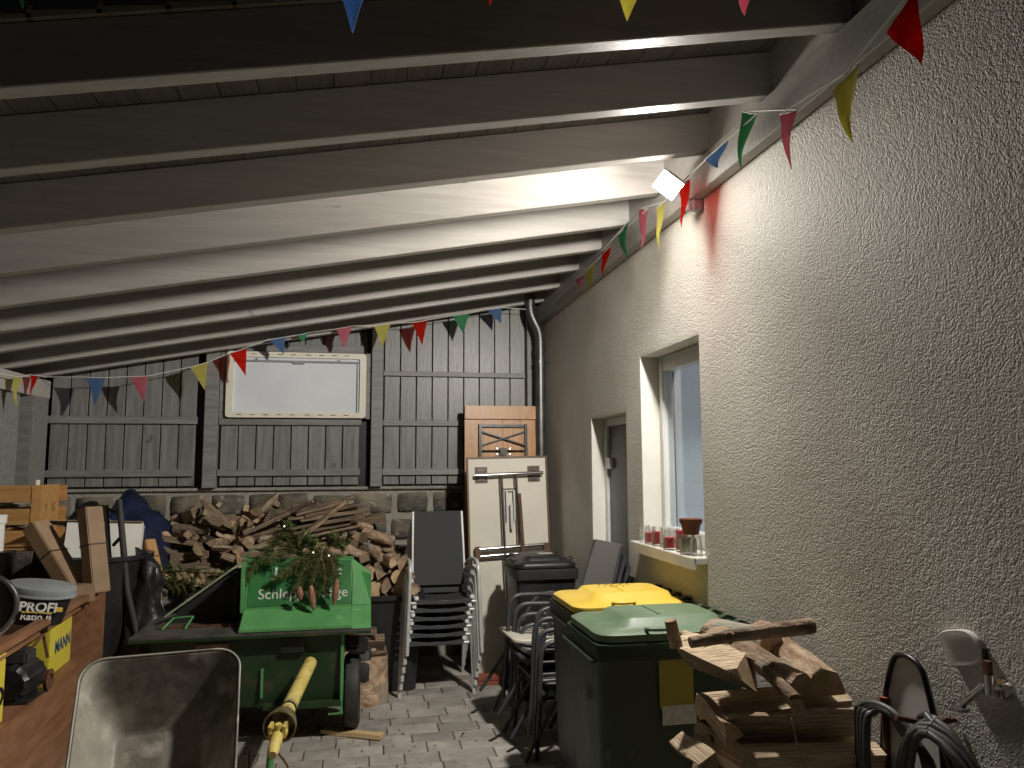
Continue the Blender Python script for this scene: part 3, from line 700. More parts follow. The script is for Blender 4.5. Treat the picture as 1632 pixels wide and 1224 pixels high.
part('led_face', mb, [LAMP, LAMP_SIDE, LAMP_BACK], fl, world=True)
part('lamp_housing', MB().box((-s - .006, -s - .006, s + .001), (s + 0.006, s + .006, s + .014), 0, hm), 'sensor', fl, world=True, bevel=0.003)  # housing set on this face to keep light off beam and upper wall
part('arm', MB().tube([(LP.x + .04, LP.y + .04, LP.z + .055), (1.57, 3.58, 3.15), (1.67, 3.60, 3.112)], 0.009), 'sensor', fl, world=True)
part('wall_box', B((1.66, 3.575, 3.07), (1.712, 3.63, 3.124)), 'sensor', fl, world=True, bevel=0.004)
part('motion_sensor', MB().lathe([(0.001, 0), (0.02, 0.004), (0.026, 0.02), (0.026, 0.04), (0.001, 0.041)], 12, 0, (1.645, 3.61, 3.065)), 'sensor', fl, world=True, smooth=40)

# ------------------------------------------------------------------ BUNTING
FENCE_PENNANTS=[
('blue',(-2.304,6.900,2.499),(-2.153,6.900,2.496),(-2.219,6.900,2.256)),
('pink',(-1.962,6.900,2.510),(-1.814,6.900,2.518),(-1.848,6.900,2.292)),
('yellow',(-1.484,6.900,2.600),(-1.343,6.900,2.647),(-1.360,6.900,2.401)),
('red',(-1.165,6.900,2.728),(-1.026,6.900,2.781),(-1.023,6.900,2.532)),
('blue',(-0.843,6.900,2.859),(-0.700,6.900,2.885),(-0.712,6.900,2.733)),
('green',(-0.599,6.900,2.905),(-0.502,6.900,2.930),(-0.554,6.900,2.838)),
('pink',(-0.263,6.900,2.971),(-0.120,6.900,3.004),(-0.194,6.900,2.802)),
('yellow',(0.069,6.900,3.010),(0.220,6.900,3.038),(0.150,6.900,2.817)),
('red',(0.408,6.900,3.050),(0.550,6.900,3.078),(0.506,6.900,2.843)),
('green',(0.782,6.900,3.127),(0.940,6.900,3.156),(0.882,6.900,2.959)),
('blue',(1.105,6.900,3.197),(1.248,6.900,3.220),(1.236,6.900,3.064)),
]
WALL_PENNANTS=[
('red',(1.560,1.953,3.071),(1.560,1.812,3.137),(1.560,1.829,2.900)),
('yellow',(1.560,2.230,3.027),(1.560,2.090,3.041),(1.560,2.146,2.800)),
('pink',(1.560,2.563,3.096),(1.560,2.444,3.059),(1.560,2.537,2.864)),
('green',(1.560,2.852,3.246),(1.560,2.730,3.177),(1.560,2.898,3.001)),
('blue',(1.560,3.223,3.181),(1.560,2.988,3.180),(1.560,3.080,3.084)),
('red',(1.575,3.575,3.185),(1.572,3.42,3.165),(1.578,3.51,2.940)),
('yellow',(1.560,3.833,3.153),(1.560,3.717,3.148),(1.560,3.786,2.906)),
('pink',(1.560,4.092,3.238),(1.560,3.954,3.191),(1.560,4.107,2.997)),
('green',(1.560,4.476,3.200),(1.560,4.276,3.225),(1.560,4.358,3.005)),
('red',(1.560,4.830,3.185),(1.560,4.629,3.171),(1.560,4.771,3.001)),
('yellow',(1.560,5.207,3.141),(1.560,4.975,3.154),(1.560,5.137,2.954)),
('pink',(1.560,5.510,3.159),(1.560,5.239,3.135),(1.560,5.293,3.045)),
]
FRONT_PENNANTS=[
('blue',(-0.081,1.950,2.995),(-0.017,1.950,3.003),(-0.048,1.950,2.902)),
('red',(0.285,1.950,3.126),(0.356,1.950,3.135),(0.322,1.950,3.016)),
('yellow',(0.663,1.950,3.146),(0.781,1.950,3.161),(0.728,1.950,3.026)),
('pink',(1.047,1.950,3.204),(1.143,1.950,3.216),(1.093,1.950,3.079)),
('blue',(1.522,1.950,3.264),(1.606,1.950,3.275),(1.552,1.950,3.163)),
('green',(-0.881,1.950,2.951),(-0.825,1.950,2.958),(-0.849,1.950,2.881)),
]
def garland(name_label, pens, ends, sag_pts, group=None):
    ps = [Vector(p[1]) for p in pens]
    c = sum(ps, Vector()) / len(ps)
    t = thing('bunting_garland', name_label, 'bunting', c)
    t['group'] = 'bunting garlands'
    mb = MB(); pts = [Vector(ends[0])]
    for p in pens: pts += [Vector(p[1]), (Vector(p[1]) + Vector(p[2])) / 2 - Vector((0, 0, .003)), Vector(p[2])]
    pts.append(Vector(ends[1]))
    mb.tube(pts, 0.0035, 5)
    part('cord', mb, 'cord', t, world=True)
    for i, (col, a, b, tip) in enumerate(pens):
        a, b, tip = Vector(a), Vector(b), Vector(tip)
        nrm = (b - a).cross(tip - a).normalized()
        mb = MB(); n = 6; vs = []; fs = []
        ph = rnd.uniform(0, 6)
        for j in range(n + 1):
            v = j / n
            l = a.lerp(tip, v); r_ = b.lerp(tip, v * 0.985)
            for k in range(4):
                u = k / 3
                p = l.lerp(r_, u) + nrm * (0.022 * math.sin(ph + 4 * v) * v + 0.010 * math.sin(ph * 2 + 4.5 * u) * (1 - v) * (v + .15))
                vs.append(p)
        for j in range(n):
            for k in range(3):
                fs.append((j * 4 + k, j * 4 + k + 1, (j + 1) * 4 + k + 1, (j + 1) * 4 + k))
        # a second, offset skin gives the cloth its thickness
        off = len(vs); vs += [v + nrm * 0.0012 for v in vs]; fs += [tuple(reversed([q + off for q in f])) for f in fs]
        mb.add(vs, fs)
        part('pennant', mb, PEN[col], t, world=True, smooth=60, label=col + ' pennant')
    return t
garland('bunting string across the fence under the last rafters', FENCE_PENNANTS, ((-2.65, 6.95, 2.50), (1.50, 6.95, 3.22)), None)
garland('bunting string along the beam over the house wall past the lamp', WALL_PENNANTS, ((1.62, 1.5, 3.2), (1.60, 6.4, 3.16)), None)
garland('bunting string along the open front edge of the roof', FRONT_PENNANTS, ((-1.6, 1.95, 2.95), (1.66, 1.9, 3.28)), None)
garland('short bunting string with two pennants at the left side screen', [('yellow', (-2.60, 6.29, 2.43), (-2.60, 6.42, 2.44), (-2.61, 6.36, 2.20)), ('red', (-2.60, 6.57, 2.475), (-2.60, 6.72, 2.487), (-2.61, 6.67, 2.31))], ((-2.60, 5.6, 2.42), (-2.62, 6.93, 2.495)), None)

# ------------------------------------------------------------------ FIREWOOD
def log_mesh(kind, seed, L=0.33, r=0.07, old=True):
    q = random.Random(seed)
    if kind == 'wedge':
        a = q.uniform(55, 120); n = 4
        sec = [(0, 0)] + [(r * 1.25 * math.cos(R(-a / 2 + a * k / n)), r * 1.25 * math.sin(R(-a / 2 + a * k / n))) for k in range(n + 1)]
        sec = [(p[0] - r * .6, p[1]) for p in sec]
        bark = set(range(1, n + 1))
    elif kind == 'round':
        n = 10; sec = [(r * .8 * math.cos(2 * PI * k / n), r * .8 * math.sin(2 * PI * k / n)) for k in range(n)]; bark = set(range(n))
    elif kind == 'half':
        n = 6; sec = [(r * math.cos(PI * k / n), r * math.sin(PI * k / n) - .3 * r) for k in range(n + 1)]; bark = set(range(n))
    elif kind == 'slat':
        sec = [(-r * .55, -r * .12), (r * .55, -r * .14), (r * .5, r * .12), (-r * .5, r * .15)]; bark = set()
    else:
        w, h_ = r * q.uniform(.5, .8), r * q.uniform(.4, .7)
        sec = [(-w, -h_), (w, -h_ * .9), (w * .95, h_), (-w, h_ * .95)]; bark = set()
    nr = 6; rings = []
    ns = len(sec)
    bend = q.uniform(-.012, .012)
    for j in range(nr + 1):
        x = (j / nr - .5) * L
        ring = []
        for k, (a_, b_) in enumerate(sec):
            nv = mnoise.noise_vector(Vector((x * 7 + seed * 5.7, a_ * 14, b_ * 14)))
            am = 0.10 * r if kind not in ('block', 'slat') else .02 * r
            ex = (q.uniform(-.006, .006) if j in (0, nr) and kind not in ('block', 'slat') else 0)
            ring.append((x + ex, a_ + nv.x * am * 2 + bend * math.cos(PI * j / nr), b_ + nv.y * am * 2))
        rings.append(ring)
    vs = [p for rg in rings for p in rg]; fs = []; mi = []
    for j in range(nr):
        for k in range(ns):
            k2 = (k + 1) % ns
            fs.append((j * ns + k, j * ns + k2, (j + 1) * ns + k2, (j + 1) * ns + k)); mi.append(2 if k in bark else 0)
    fs.append(tuple(reversed(range(ns)))); mi.append(1)
    fs.append(tuple(nr * ns + k for k in range(ns))); mi.append(1)
    me = bpy.data.meshes.new('firewood_log')
    me.from_pydata(vs, [], fs)
    for m in ((('old_split', 'old_end', 'bark') if old else ('split', 'endgrain', 'bark'))): me.materials.append(MT[m])
    me.polygons.foreach_set('material_index', mi)
    if kind in ('round', 'half'):
        me.polygons.foreach_set('use_smooth', [True] * len(fs)); me.set_sharp_from_angle(angle=R(50))
    me.update()
    bm = bmesh.new(); bm.from_mesh(me); bmesh.ops.recalc_face_normals(bm, faces=bm.faces); bm.to_mesh(me); bm.free()
    return me
OLD = [log_mesh(k, i) for i, k in enumerate(['wedge'] * 5 + ['block'] * 4 + ['half'] * 2 + ['round'] * 2)]
SLAT = [log_mesh('slat', 40 + i, L=.5) for i in range(3)]
ROUND = [log_mesh('round', 60 + i, L=.3, r=.08) for i in range(3)]
for m_ in ROUND: m_.materials[1] = MT['endgrain']
def heap_z(x, y):
    top = 1.47 - 0.42 * max(0, (x + 0.15) / 0.5) ** 1.3 - 0.20 * max(0, (-1.30 - x) / 0.35) ** 1.5 + 0.03 * math.sin(x * 7)
    return top - 0.62 * (7.12 - y)
def rest(name, mesh, loc, rot, label, group, sc=(1, 1, 1), cat='firewood'):
    o = link(name, mesh, None, loc, rot, sc)
    return tag(o, label, cat, group)
HL = 'weathered split log in the big firewood heap against the stone wall'
cnt = 0
for layer in range(2):
    for i in range(17):
        for j in range(5):
            x = -1.62 + i * 0.118 + rnd.uniform(-.05, .05); y = 6.42 + j * 0.155 + rnd.uniform(-.05, .05)
            if 0.25 < x and y > 7.0: continue
            z = heap_z(x, y) - 0.05 - layer * 0.12 + rnd.uniform(-.03, .03)
            if layer and j > 2 and False: continue
            rot = (rnd.uniform(0, 6.28), rnd.uniform(-.5, .5), rnd.choice((rnd.uniform(-.6, .6), rnd.uniform(1.0, 2.1))))
            s_ = rnd.uniform(.45, .88)
            oi_ = rnd.randrange(len(OLD))
            lb_ = 'weathered ' + ('wedge shaped log' if oi_ < 5 else 'squared block of wood' if oi_ < 9 else 'half round bark log' if oi_ < 11 else 'round log') + (' at the foot', ' on the lower slope', ' halfway up', ' on the upper slope', ' on the crest')[j] + ' of the heap, ' + ('left end', 'left half', 'middle', 'right half', 'right end')[min(4, i * 5 // 17)] + (', buried' if layer else '')
            rest('firewood_log', OLD[oi_], (x, min(y, 7.0), z), rot, lb_, 'logs of the firewood heap', (rnd.uniform(.6, .95), s_, s_)); cnt += 1
# thin slats fanned on top of the heap
for i in range(16):
    t_ = i / 15
    rest('kindling_stick', SLAT[i % 3], (-0.33 + rnd.uniform(-.06, .08), 6.62 + 0.028 * (i % 4) + .05 * t_, 1.19 + 0.016 * i), (rnd.uniform(-.3, .3), rnd.uniform(-.20, -.08) - .1 * (i > 12), rnd.uniform(-.1, .25)),
         ('lowest ', 'low ', 'middle ', 'high ')[i // 4] + 'thin wooden slat of the fan on the heap, ' + ('outermost', 'second', 'third', 'rearmost')[i % 4], 'kindling slats on the heap', (rnd.uniform(.8, 1.15), 1, 1))
for (a, b) in (((-0.75, 6.75, 1.30), (-0.42, 6.7, 1.45)), ((-0.95, 6.6, 1.2), (-0.6, 6.62, 1.36)), ((-1.3, 6.7, 1.47), (-1.08, 6.62, 1.27)), ((-0.55, 6.5, 1.13), (-0.15, 6.7, 1.45))):
    a, b = Vector(a), Vector(b)
    o = rest('kindling_board', SLAT[1], (a + b) / 2, frame_mat(a, b).to_euler(), 'longer board leaning across the top of the firewood heap', 'longer boards on the heap', ((b - a).length / .5, 1.1, 1.6))

# black tub in front of the heap, filled with logs
tub = thing('log_tub', 'large black plastic tub full of round logs between the saw and the grey chairs', 'tub', (0.13, 6.42, 0))
mb = MB(); prof = [(0.60, .46, 0.0), (0.68, .52, 0.70), (0.73, .57, 0.70), (0.73, .57, 0.735), (0.66, .50, 0.735), (0.58, .44, 0.05)]
mb.loft([[(p[0], p[1], z) for p in rrect(w, d, .07)] for (w, d, z) in prof])
part('tub_body', mb, 'black_plastic', tub, smooth=40)
for i, (dx, dz) in enumerate(((-.20, .02), (-.09, .0), (.02, .02), (.14, -.01), (.25, .0), (-.13, .11), (.0, .13), (.12, .11), (.22, .10), (.06, .21), (.17, .2))):
    rest('firewood_log', ROUND[i % 3] if i in (1, 3, 5, 7) else OLD[i % 5], (0.17 + dx, 6.36 + rnd.uniform(-.03, .03), 0.76 + dz), (rnd.uniform(-.2, .2), rnd.uniform(-.1, .1), PI / 2 + rnd.uniform(-.15, .15)),
         ('lower left', 'lower row, second', 'lower row, third', 'lower row, fourth', 'lower right', 'second row, first', 'second row, second', 'second row, third', 'second row, last', 'top left', 'top right')[i] + ' pale ended log in the black tub beside the chairs', 'logs in the black tub', (.8, .95, .95))

# stack of split logs on an iron stand beside the hose
st = thing('log_stand', 'rusty iron log stand with upright bars under the split logs by the house wall', 'log stand', (1.33, 2.45, 0))
for yy in (2.30, 2.62):
    part('upright', MB().tube([(1.675, yy - .02, 0.0), (1.660, yy - .03, 0.975)], 0.011), 'rust', st, world=True)
    part('upright', MB().tube([(0.97, yy - .02, 0.0), (0.985, yy - .02, 0.3)], 0.011), 'rust', st, world=True)
    part('base_bar', MB().tube([(0.95, yy - .02, 0.06), (1.69, yy - .02, 0.06)], 0.011), 'rust', st, world=True)
    part('cap', MB().tube([(1.660, yy - .03, 0.965), (1.660, yy - .03, 1.0)], 0.015), 'brick_red', st, world=True)
FR = [log_mesh(k, 80 + i, L=.5, r=.062, old=False) for i, k in enumerate(['wedge', 'round', 'half', 'wedge', 'half', 'block'])]
FS = [log_mesh(k, 90 + i, L=.27, r=.056, old=False) for i, k in enumerate(['wedge', 'half', 'block', 'wedge'])]
z = 0.10
for lay in range(10):
    for yy in (2.32, 2.44, 2.56):
        lb_ = ('front', 'middle', 'rear')[(2.32, 2.44, 2.56).index(yy)] + ' split log in the ' + ('bottom', 'second lowest', 'third lowest', 'fourth lowest', 'fifth lowest', 'fifth highest', 'fourth highest', 'third highest', 'second highest', 'top')[lay] + ' layer of the stack by the hose'
        rest('firewood_log', FR[rnd.randrange(6)], (1.395 + rnd.uniform(-.03, .02), yy + rnd.uniform(-.02, .02) + (.035 if lay % 2 else -.02), z + rnd.uniform(-.008, .008)), (rnd.uniform(0, 6.28), rnd.uniform(-.06, .06), rnd.uniform(-.13, .13)),
             lb_, 'logs in the stack by the hose', (rnd.uniform(.88, 1.04), rnd.uniform(.75, 1.1), rnd.uniform(.75, 1.1)))
    for k_, xx in enumerate((1.075, 1.165)):
        if lay % 2 == 0 or k_:
            rest('firewood_log', FS[rnd.randrange(4)], (xx + rnd.uniform(-.02, .02), 2.42 + rnd.uniform(-.04, .04), z + .01), (rnd.uniform(0, 6.28), rnd.uniform(-.05, .05), PI / 2 + rnd.uniform(-.2, .2)),
                 ('outer ' if not k_ else 'inner ') + 'crosswise log, ' + ('bottom', 'second lowest', 'third lowest', 'fourth lowest', 'fifth lowest', 'fifth highest', 'fourth highest', 'third highest', 'second highest', 'top')[lay] + ' layer at the left end of the stack', 'crosswise logs at the stack end', (1, .9, .9))
    z += 0.0895
def oriented(a, b, spin=0): return (frame_mat(a, b) @ Matrix.Rotation(spin, 4, 'X')).to_euler()
def single(name, kind, seed, a, b, r, label, spin=0, old=False, cat='firewood'):
    a, b = Vector(a), Vector(b)
    return rest(name, log_mesh(kind, seed, (b - a).length, r, old), (a + b) / 2, oriented(a, b, spin), label, None, cat=cat)
def prism_log(top, down, label, mtop='split', mend='endgrain', mside='bark'):
    A, B_, C_, D = [Vector(p) for p in top]; E1, E2 = [Vector(p) for p in down]   # top quad A B C D; near keel E1 (under D-C end), far keel E2
    n = 14; m_ = 7; q = random.Random(5); mb = MB(); vs = []
    nrm = (B_ - A).cross(D - A).normalized(); nrm = nrm if nrm.z > 0 else -nrm
    for i in range(n + 1):
        for j in range(m_ + 1):
            p = A.lerp(D, i / n).lerp(B_.lerp(C_, i / n), j / m_)
            k_ = 1 if 0 < j < m_ else .3
            vs.append(p + nrm * k_ * (.007 * mnoise.noise(Vector((i * .22, j * 1.9, 3))) + .004 * mnoise.noise(Vector((i * .7, j * 3.1, 9)))))
    mb.add(vs, [(i * (m_ + 1) + j, (i + 1) * (m_ + 1) + j, (i + 1) * (m_ + 1) + j + 1, i * (m_ + 1) + j + 1) for i in range(n) for j in range(m_)], 0)
    g = lambda i, j: vs[i * (m_ + 1) + j]
    L_ = [g(i, 0) for i in range(n + 1)]; R_ = [g(i, m_) for i in range(n + 1)]; K = [E2.lerp(E1, i / n) for i in range(n + 1)]
    mb.add(L_ + K, [(i, i + 1, n + 2 + i, n + 1 + i) for i in range(n)], 2)
    mb.add(R_ + K, [(i, n + 1 + i, n + 2 + i, i + 1) for i in range(n)], 2)
    mb.add([g(n, j) for j in range(m_ + 1)] + [E1], [tuple(range(m_ + 2))], 1)
    mb.add([g(0, j) for j in range(m_ + 1)] + [E2], [tuple(range(m_ + 2))], 1)
    return tag(part('firewood_log', mb, (mtop, mend, mside), None, world=True), label, 'firewood')
prism_log([(1.085, 2.60, 1.112), (1.165, 2.70, 1.145), (1.315, 2.50, 1.120), (1.185, 2.36, 1.075)], [(1.285, 2.395, 1.00), (1.15, 2.64, 1.03)], 'big pale split log with its bright face up, on top of the stack', 'split', 'endgrain', 'old_split')
single('firewood_log', 'wedge', 202, (1.27, 2.66, 1.125), (1.405, 2.33, 1.035), 0.065, 'narrow mossy split log pointing down to the viewer, middle of the stack top', spin=R(80))
single('firewood_log', 'half', 203, (1.50, 2.76, 1.10), (1.505, 2.38, 1.005), 0.085, 'thick bark covered log nearest the wall on top of the stack', spin=R(0))
single('firewood_log', 'half', 206, (1.33, 2.80, 1.12), (1.42, 2.56, 1.11), 0.07, 'rounded bark log under the right end of the long branch', spin=R(10))
single('branch', 'round', 204, (1.315, 2.46, 1.085), (1.325, 2.24, 1.02), 0.026, 'reddish broken branch lying slantwise with a splintered end', cat='branch', old=True)
br = thing('branch', 'long knotty branch lying level across the very top of the stack', 'branch', (1.3, 2.4, 1.18))
mb = MB(); mb.tube(smooth_path([(1.065, 2.42, 1.165), (1.2, 2.42, 1.180), (1.36, 2.42, 1.19), (1.51, 2.42, 1.20)], 5), [.018, .019, .020, .021, .022, .0215, .022, .023, .024, .025, .026, .026, .027, .027, .028, .027], 10)
mb.tube([(1.20, 2.42, 1.165), (1.205, 2.40, 1.195)], [.018, .009], 6)
part('bark_stem', mb, 'bark', br, world=True, smooth=60)
mb = MB().tube([(1.075, 2.56, 1.12), (1.055, 2.56, 1.21)], [.024, .022], 8)
tag(part('branch_stub', mb, 'bark', None, world=True, smooth=60), 'short dark stub of a branch standing up at the left of the stack top', 'branch')
mb = MB()
for i in range(5): mb.tube([(1.312 + .008 * i, 2.245, 1.02), (1.318 + .012 * i, 2.235, 0.975 - .012 * (i % 3))], [.007, .001], 5)
part('splinter', mb, 'split', None, world=True)
sp = bpy.data.objects['splinter']; tag(sp, 'pale splinters torn at the broken end of the reddish branch', 'splinter')
mb = MB(); mb.tube(smooth_path([(1.29, 2.20, 0.98), (1.30, 2.195, 0.9), (1.29, 2.19, .84), (1.315, 2.19, .80)], 4), 0.0018, 4); mb.tube(smooth_path([(1.29, 2.20, 0.97), (1.31, 2.195, 0.88), (1.335, 2.19, .81)], 4), 0.0014, 4)
tag(part('dry_root', mb, 'split', None, world=True), 'thin pale dry root hanging down the front of the stack', 'root')

# ------------------------------------------------------------------ WHEELIE BINS (local: opens towards -x, hinge at +x)
def make_bin(name, label, lidmat, bodymat, W, D, H, loc, rz):
    t = thing(name, label, 'bin', loc, (0, 0, rz))
    mb = MB()
    secs = [(.80, .74, 0.03, .04), (.86, .82, .30, .04), (.93, .92, H - .10, .04), (.95, .95, H - .075, .04), (1.0, 1.0, H - .07, .04), (1.0, 1.0, H - .012, .04), (.985, .985, H, .04), (.93, .93, H, .03), (.88, .86, H - .12, .03), (.76, .70, 0.06, .03)]
    rings = [[(p[0] - (1 - a) * D * .18, p[1], z) for p in rrect(D * a, W * b, r_)] for a, b, z, r_ in secs]
    mb.loft(rings)
    part('bin_body', mb, bodymat, t, smooth=35)
    mb = MB()   # lid: raised plateau with rounded outline
    z0 = H + .006
    L = [(1.0, .955, z0, .075, 0), (1.01, .97, z0 + .006, .08, 0), (1.0, .955, z0 + .030, .075, 0), (.93, .86, z0 + .042, .06, 0), (.72, .66, z0 + .048, .05, .03), (.66, .58, z0 + .078, .05, .035), (.60, .50, z0 + .083, .05, .035)]
    mb.loft([[(p[0] + cx * D / .7, p[1], z) for p in rrect(D * a * .96, W * b, r_, 5)] for a, b, z, r_, cx in L])
    lid = part('lid', mb, lidmat, t, smooth=50)
    for sy in (-1, 1):
        mb = MB(); yy = sy * W * .455
        mb.tube(smooth_path([(-D * .16, yy - sy * .03, z0 + .045), (-D * .165, yy + sy * .01, z0 + .05), (-D * .08, yy + sy * .022, z0 + .05), (D * .0, yy + sy * .01, z0 + .05), (D * .0, yy - sy * .03, z0 + .045)], 4), 0.0085, 8)
        part('lid_grip', mb, lidmat, lid, smooth=50)
    part('lid_ridge', B((D * -.02, -W * .2, z0 + .082), (D * -.005, W * .2, z0 + .087)), lidmat, lid)
    mb = MB()
    for sy in (-.36, -.12, .12, .36):
        mb.loft([[(x_, sy * W + dy, zz) for dy, zz in ((-.02, z_), (.02, z_), (.02, z_ + .018), (-.02, z_ + .018))] for x_, z_ in ((D * .42, z0 + .03), (D * .47, z0 + .045), (D * .53, z0 + .03), (D * .57, z0 - .02))])
    mb.tube([(D * .55, -W * .44, z0 - .015), (D * .55, W * .44, z0 - .015)], .013, 8)
    part('hinge', mb, bodymat if lidmat != 'yellow_lid' else 'black_plastic', t)
    part('front_lip', MB().box((-D * .5 - .022, -W * .46, H - .075), (-D * .5 + .004, W * .46, H - .062)), bodymat, t, bevel=.003)
    for sy in (-1, 1):
        wb_ = MB().lathe([(.02, -.025), (.095, -.025), (.10, -.015), (.10, .015), (.095, .025), (.02, .025)], 20, 0, (0, 0, 0), True, Matrix.Translation((D * .40, sy * W * .46, .10)) @ Matrix.Rotation(PI / 2, 4, 'X'))
        part('wheel', wb_, 'rubber', t, smooth=40)
    return t
gb = make_bin('waste_bin', 'green wheelie bin with a green lid, nearest to the log stack', 'green_lid', 'green_bin', .535, .71, .985, (1.335, 3.45, 0), 0)
yb = make_bin('waste_bin', 'black wheelie bin with a bright yellow lid under the window sill', 'yellow_lid', 'black_plastic', .56, .66, .985, (1.385, 4.09, 0), 0)
bb = make_bin('waste_bin', 'small all black wheelie bin in front of the white folding table', 'black_plastic', 'black_plastic', .50, .50, .965, (1.37, 5.93, 0), PI / 2)
part('label_patch', B((-.03, -.10, 1.056), (.03, .02, 1.0585)), 'white_print', bb, rot=(0, 0, 0))
part('sticker', B((-.075, -.2835 + .028, .71), (.08, -.281 + .028, .93)), 'sticker_y', gb, label='yellow and white sticker on the side')
bpy.data.objects['sticker'].location = (0, 0, 0)
part('sticker_foot', B((-.065, -.2570, .64), (.09, -.2535, .72)), 'white_print', gb)
text('1020', .085, 'grey_print', gb, (-.354, -.02, .72), (PI / 2, R(-2), -PI / 2), sx=.8)
text('GELBE\nTONNE', .038, 'black_print', yb, (-.03, .06, 1.076), (0, 0, 0)) if False else None
mb = MB()
for i in range(6): mb.tube([(-.10 + .035 * i, .03 + .02 * (i % 2), 1.0755), (-.09 + .035 * i, .06 + .03 * ((i * 7) % 3) / 3, 1.0755)], .0018, 4)
for i in range(5): mb.tube([(-.08 + .04 * i, .10, 1.0755), (-.065 + .04 * i, .125 - .01 * (i % 2), 1.0755)], .0018, 4)
part('scribble', mb, 'black_print', yb, label='faded black handwriting on the lid')

# ------------------------------------------------------------------ GARDEN CHAIRS (local: front towards -y)
def garden_chair(label, frame='alu', fabric='mesh_fabric', group=None, Hb=1.03):
    t = thing('garden_chair', label, 'chair', group=group)
    for s_ in (-1, 1):
        pts = [(s_ * .285, -.285, 0.0), (s_ * .275, -.262, .30), (s_ * .265, -.25, .56)] + bez((s_ * .265, -.245, .60), (s_ * .262, -.235, .665), (s_ * .262, -.16, .672), 5) + [(s_ * .26, .0, .668), (s_ * .255, .14, .655), (s_ * .235, .215, .62)]
        part('arm_and_front_leg', MB().tube(pts, .0155, 10), frame, t, smooth=50)
        part('rear_leg', MB().tube([(s_ * .25, .06, .66), (s_ * .262, .16, .42), (s_ * .275, .33, 0.0)], .013, 8), frame, t, smooth=50)
        part('back_post', MB().tube([(s_ * .222, -.24, .40), (s_ * .222, .15, .395), (s_ * .218, .21, .45), (s_ * .208, .38, Hb)], .012, 8), frame, t, smooth=50)
        part('end_cap', MB().lathe([(.001, -.003), (.016, -.003), (.016, .004), (.001, .006)], 10, 0, (0, 0, 0), False, Matrix.Translation((s_ * .213, -.252, .415)) @ Matrix.Rotation(PI / 2, 4, 'X')), 'white_plastic', t)
    part('cross_bar', MB().tube([(-.27, -.235, .375), (.27, -.235, .375)], .012, 8), frame, t, smooth=50)
    part('rear_bar', MB().tube([(-.265, .2, .34), (.265, .2, .34)], .010, 8), frame, t, smooth=50)
    mb = MB(); n = 8
    rows = [(-.255, .385), (-.245, .405), (-.1, .385), (.05, .378), (.15, .39)]
    for (rws, nm) in ((rows, 'seat'), ([(.20, .44), (.235, .56), (.285, .74), (.335, .90), (.383, Hb + .003)], 'backrest')):
        mb = MB()
        r2 = []
        for off in (0, .004):
            g = [[(-.212 + .424 * k / n, y_ + (off if nm == 'backrest' else 0) + (.012 * math.sin(PI * k / n) if nm == 'backrest' else 0), z_ - (.018 * math.sin(PI * k / n) if nm == 'seat' else 0) - (off if nm == 'seat' else 0)) for k in range(n + 1)] for y_, z_ in rws]
            r2.append(g)
        rings = [a + list(reversed(b)) for a, b in zip(*r2)]
        mb.loft(rings)
        part(nm, mb, fabric, t, smooth=50)
    return t
L1 = 'grey framed garden chair with dark seat fabric nested in the middle of the upright stack'
c0 = garden_chair('topmost garden chair of the stack, its dark high back standing free', 'alu')
c0.location = (.625, 6.22, 0.325)
c1 = garden_chair('bottom garden chair of the stack, with its feet on the paving', 'alu')
c1.location = (.575, 6.30, 0)
mid = garden_chair(L1, 'alu', group='nested chairs in the middle of the stack', Hb=1.0)
mid.location = (.585, 6.285, .065)
mid['label'] = 'grey framed dark garden chair, second from the bottom of the upright stack'
for i in range(3):
    c = copy_tree(mid); c['label'] = ('grey framed dark garden chair, third from the bottom of the upright stack', 'grey framed dark garden chair, third from the top of the upright stack', 'grey framed dark garden chair, second from the top of the upright stack')[i]; c.location = (.592 + .009 * i, 6.27 - .015 * i, .13 + .065 * i)
# darker chairs leaning at the wall by the door
w0 = garden_chair('grey backed garden chair in front of the stack at the house wall beside the door', 'dark_tube', 'grey_fabric')
w0.location = (1.27, 5.0, .19); w0.rotation_euler = (0, 0, R(-82))
wm = garden_chair('dark tubed garden chair nested behind the grey backed one at the house wall', 'dark_tube', 'mesh_fabric', group='dark chairs at the house wall')
wm.location = (1.285, 4.97, .13); wm.rotation_euler = (0, 0, R(-88))
for i in range(2):
    c = copy_tree(wm); c['label'] = ('third dark tubed chair from the front in the stack at the house wall', 'rearmost dark tubed chair in the stack at the house wall')[i]; c.location = (1.30 + .012 * i, 4.945 - .03 * i, .065 - .065 * i)

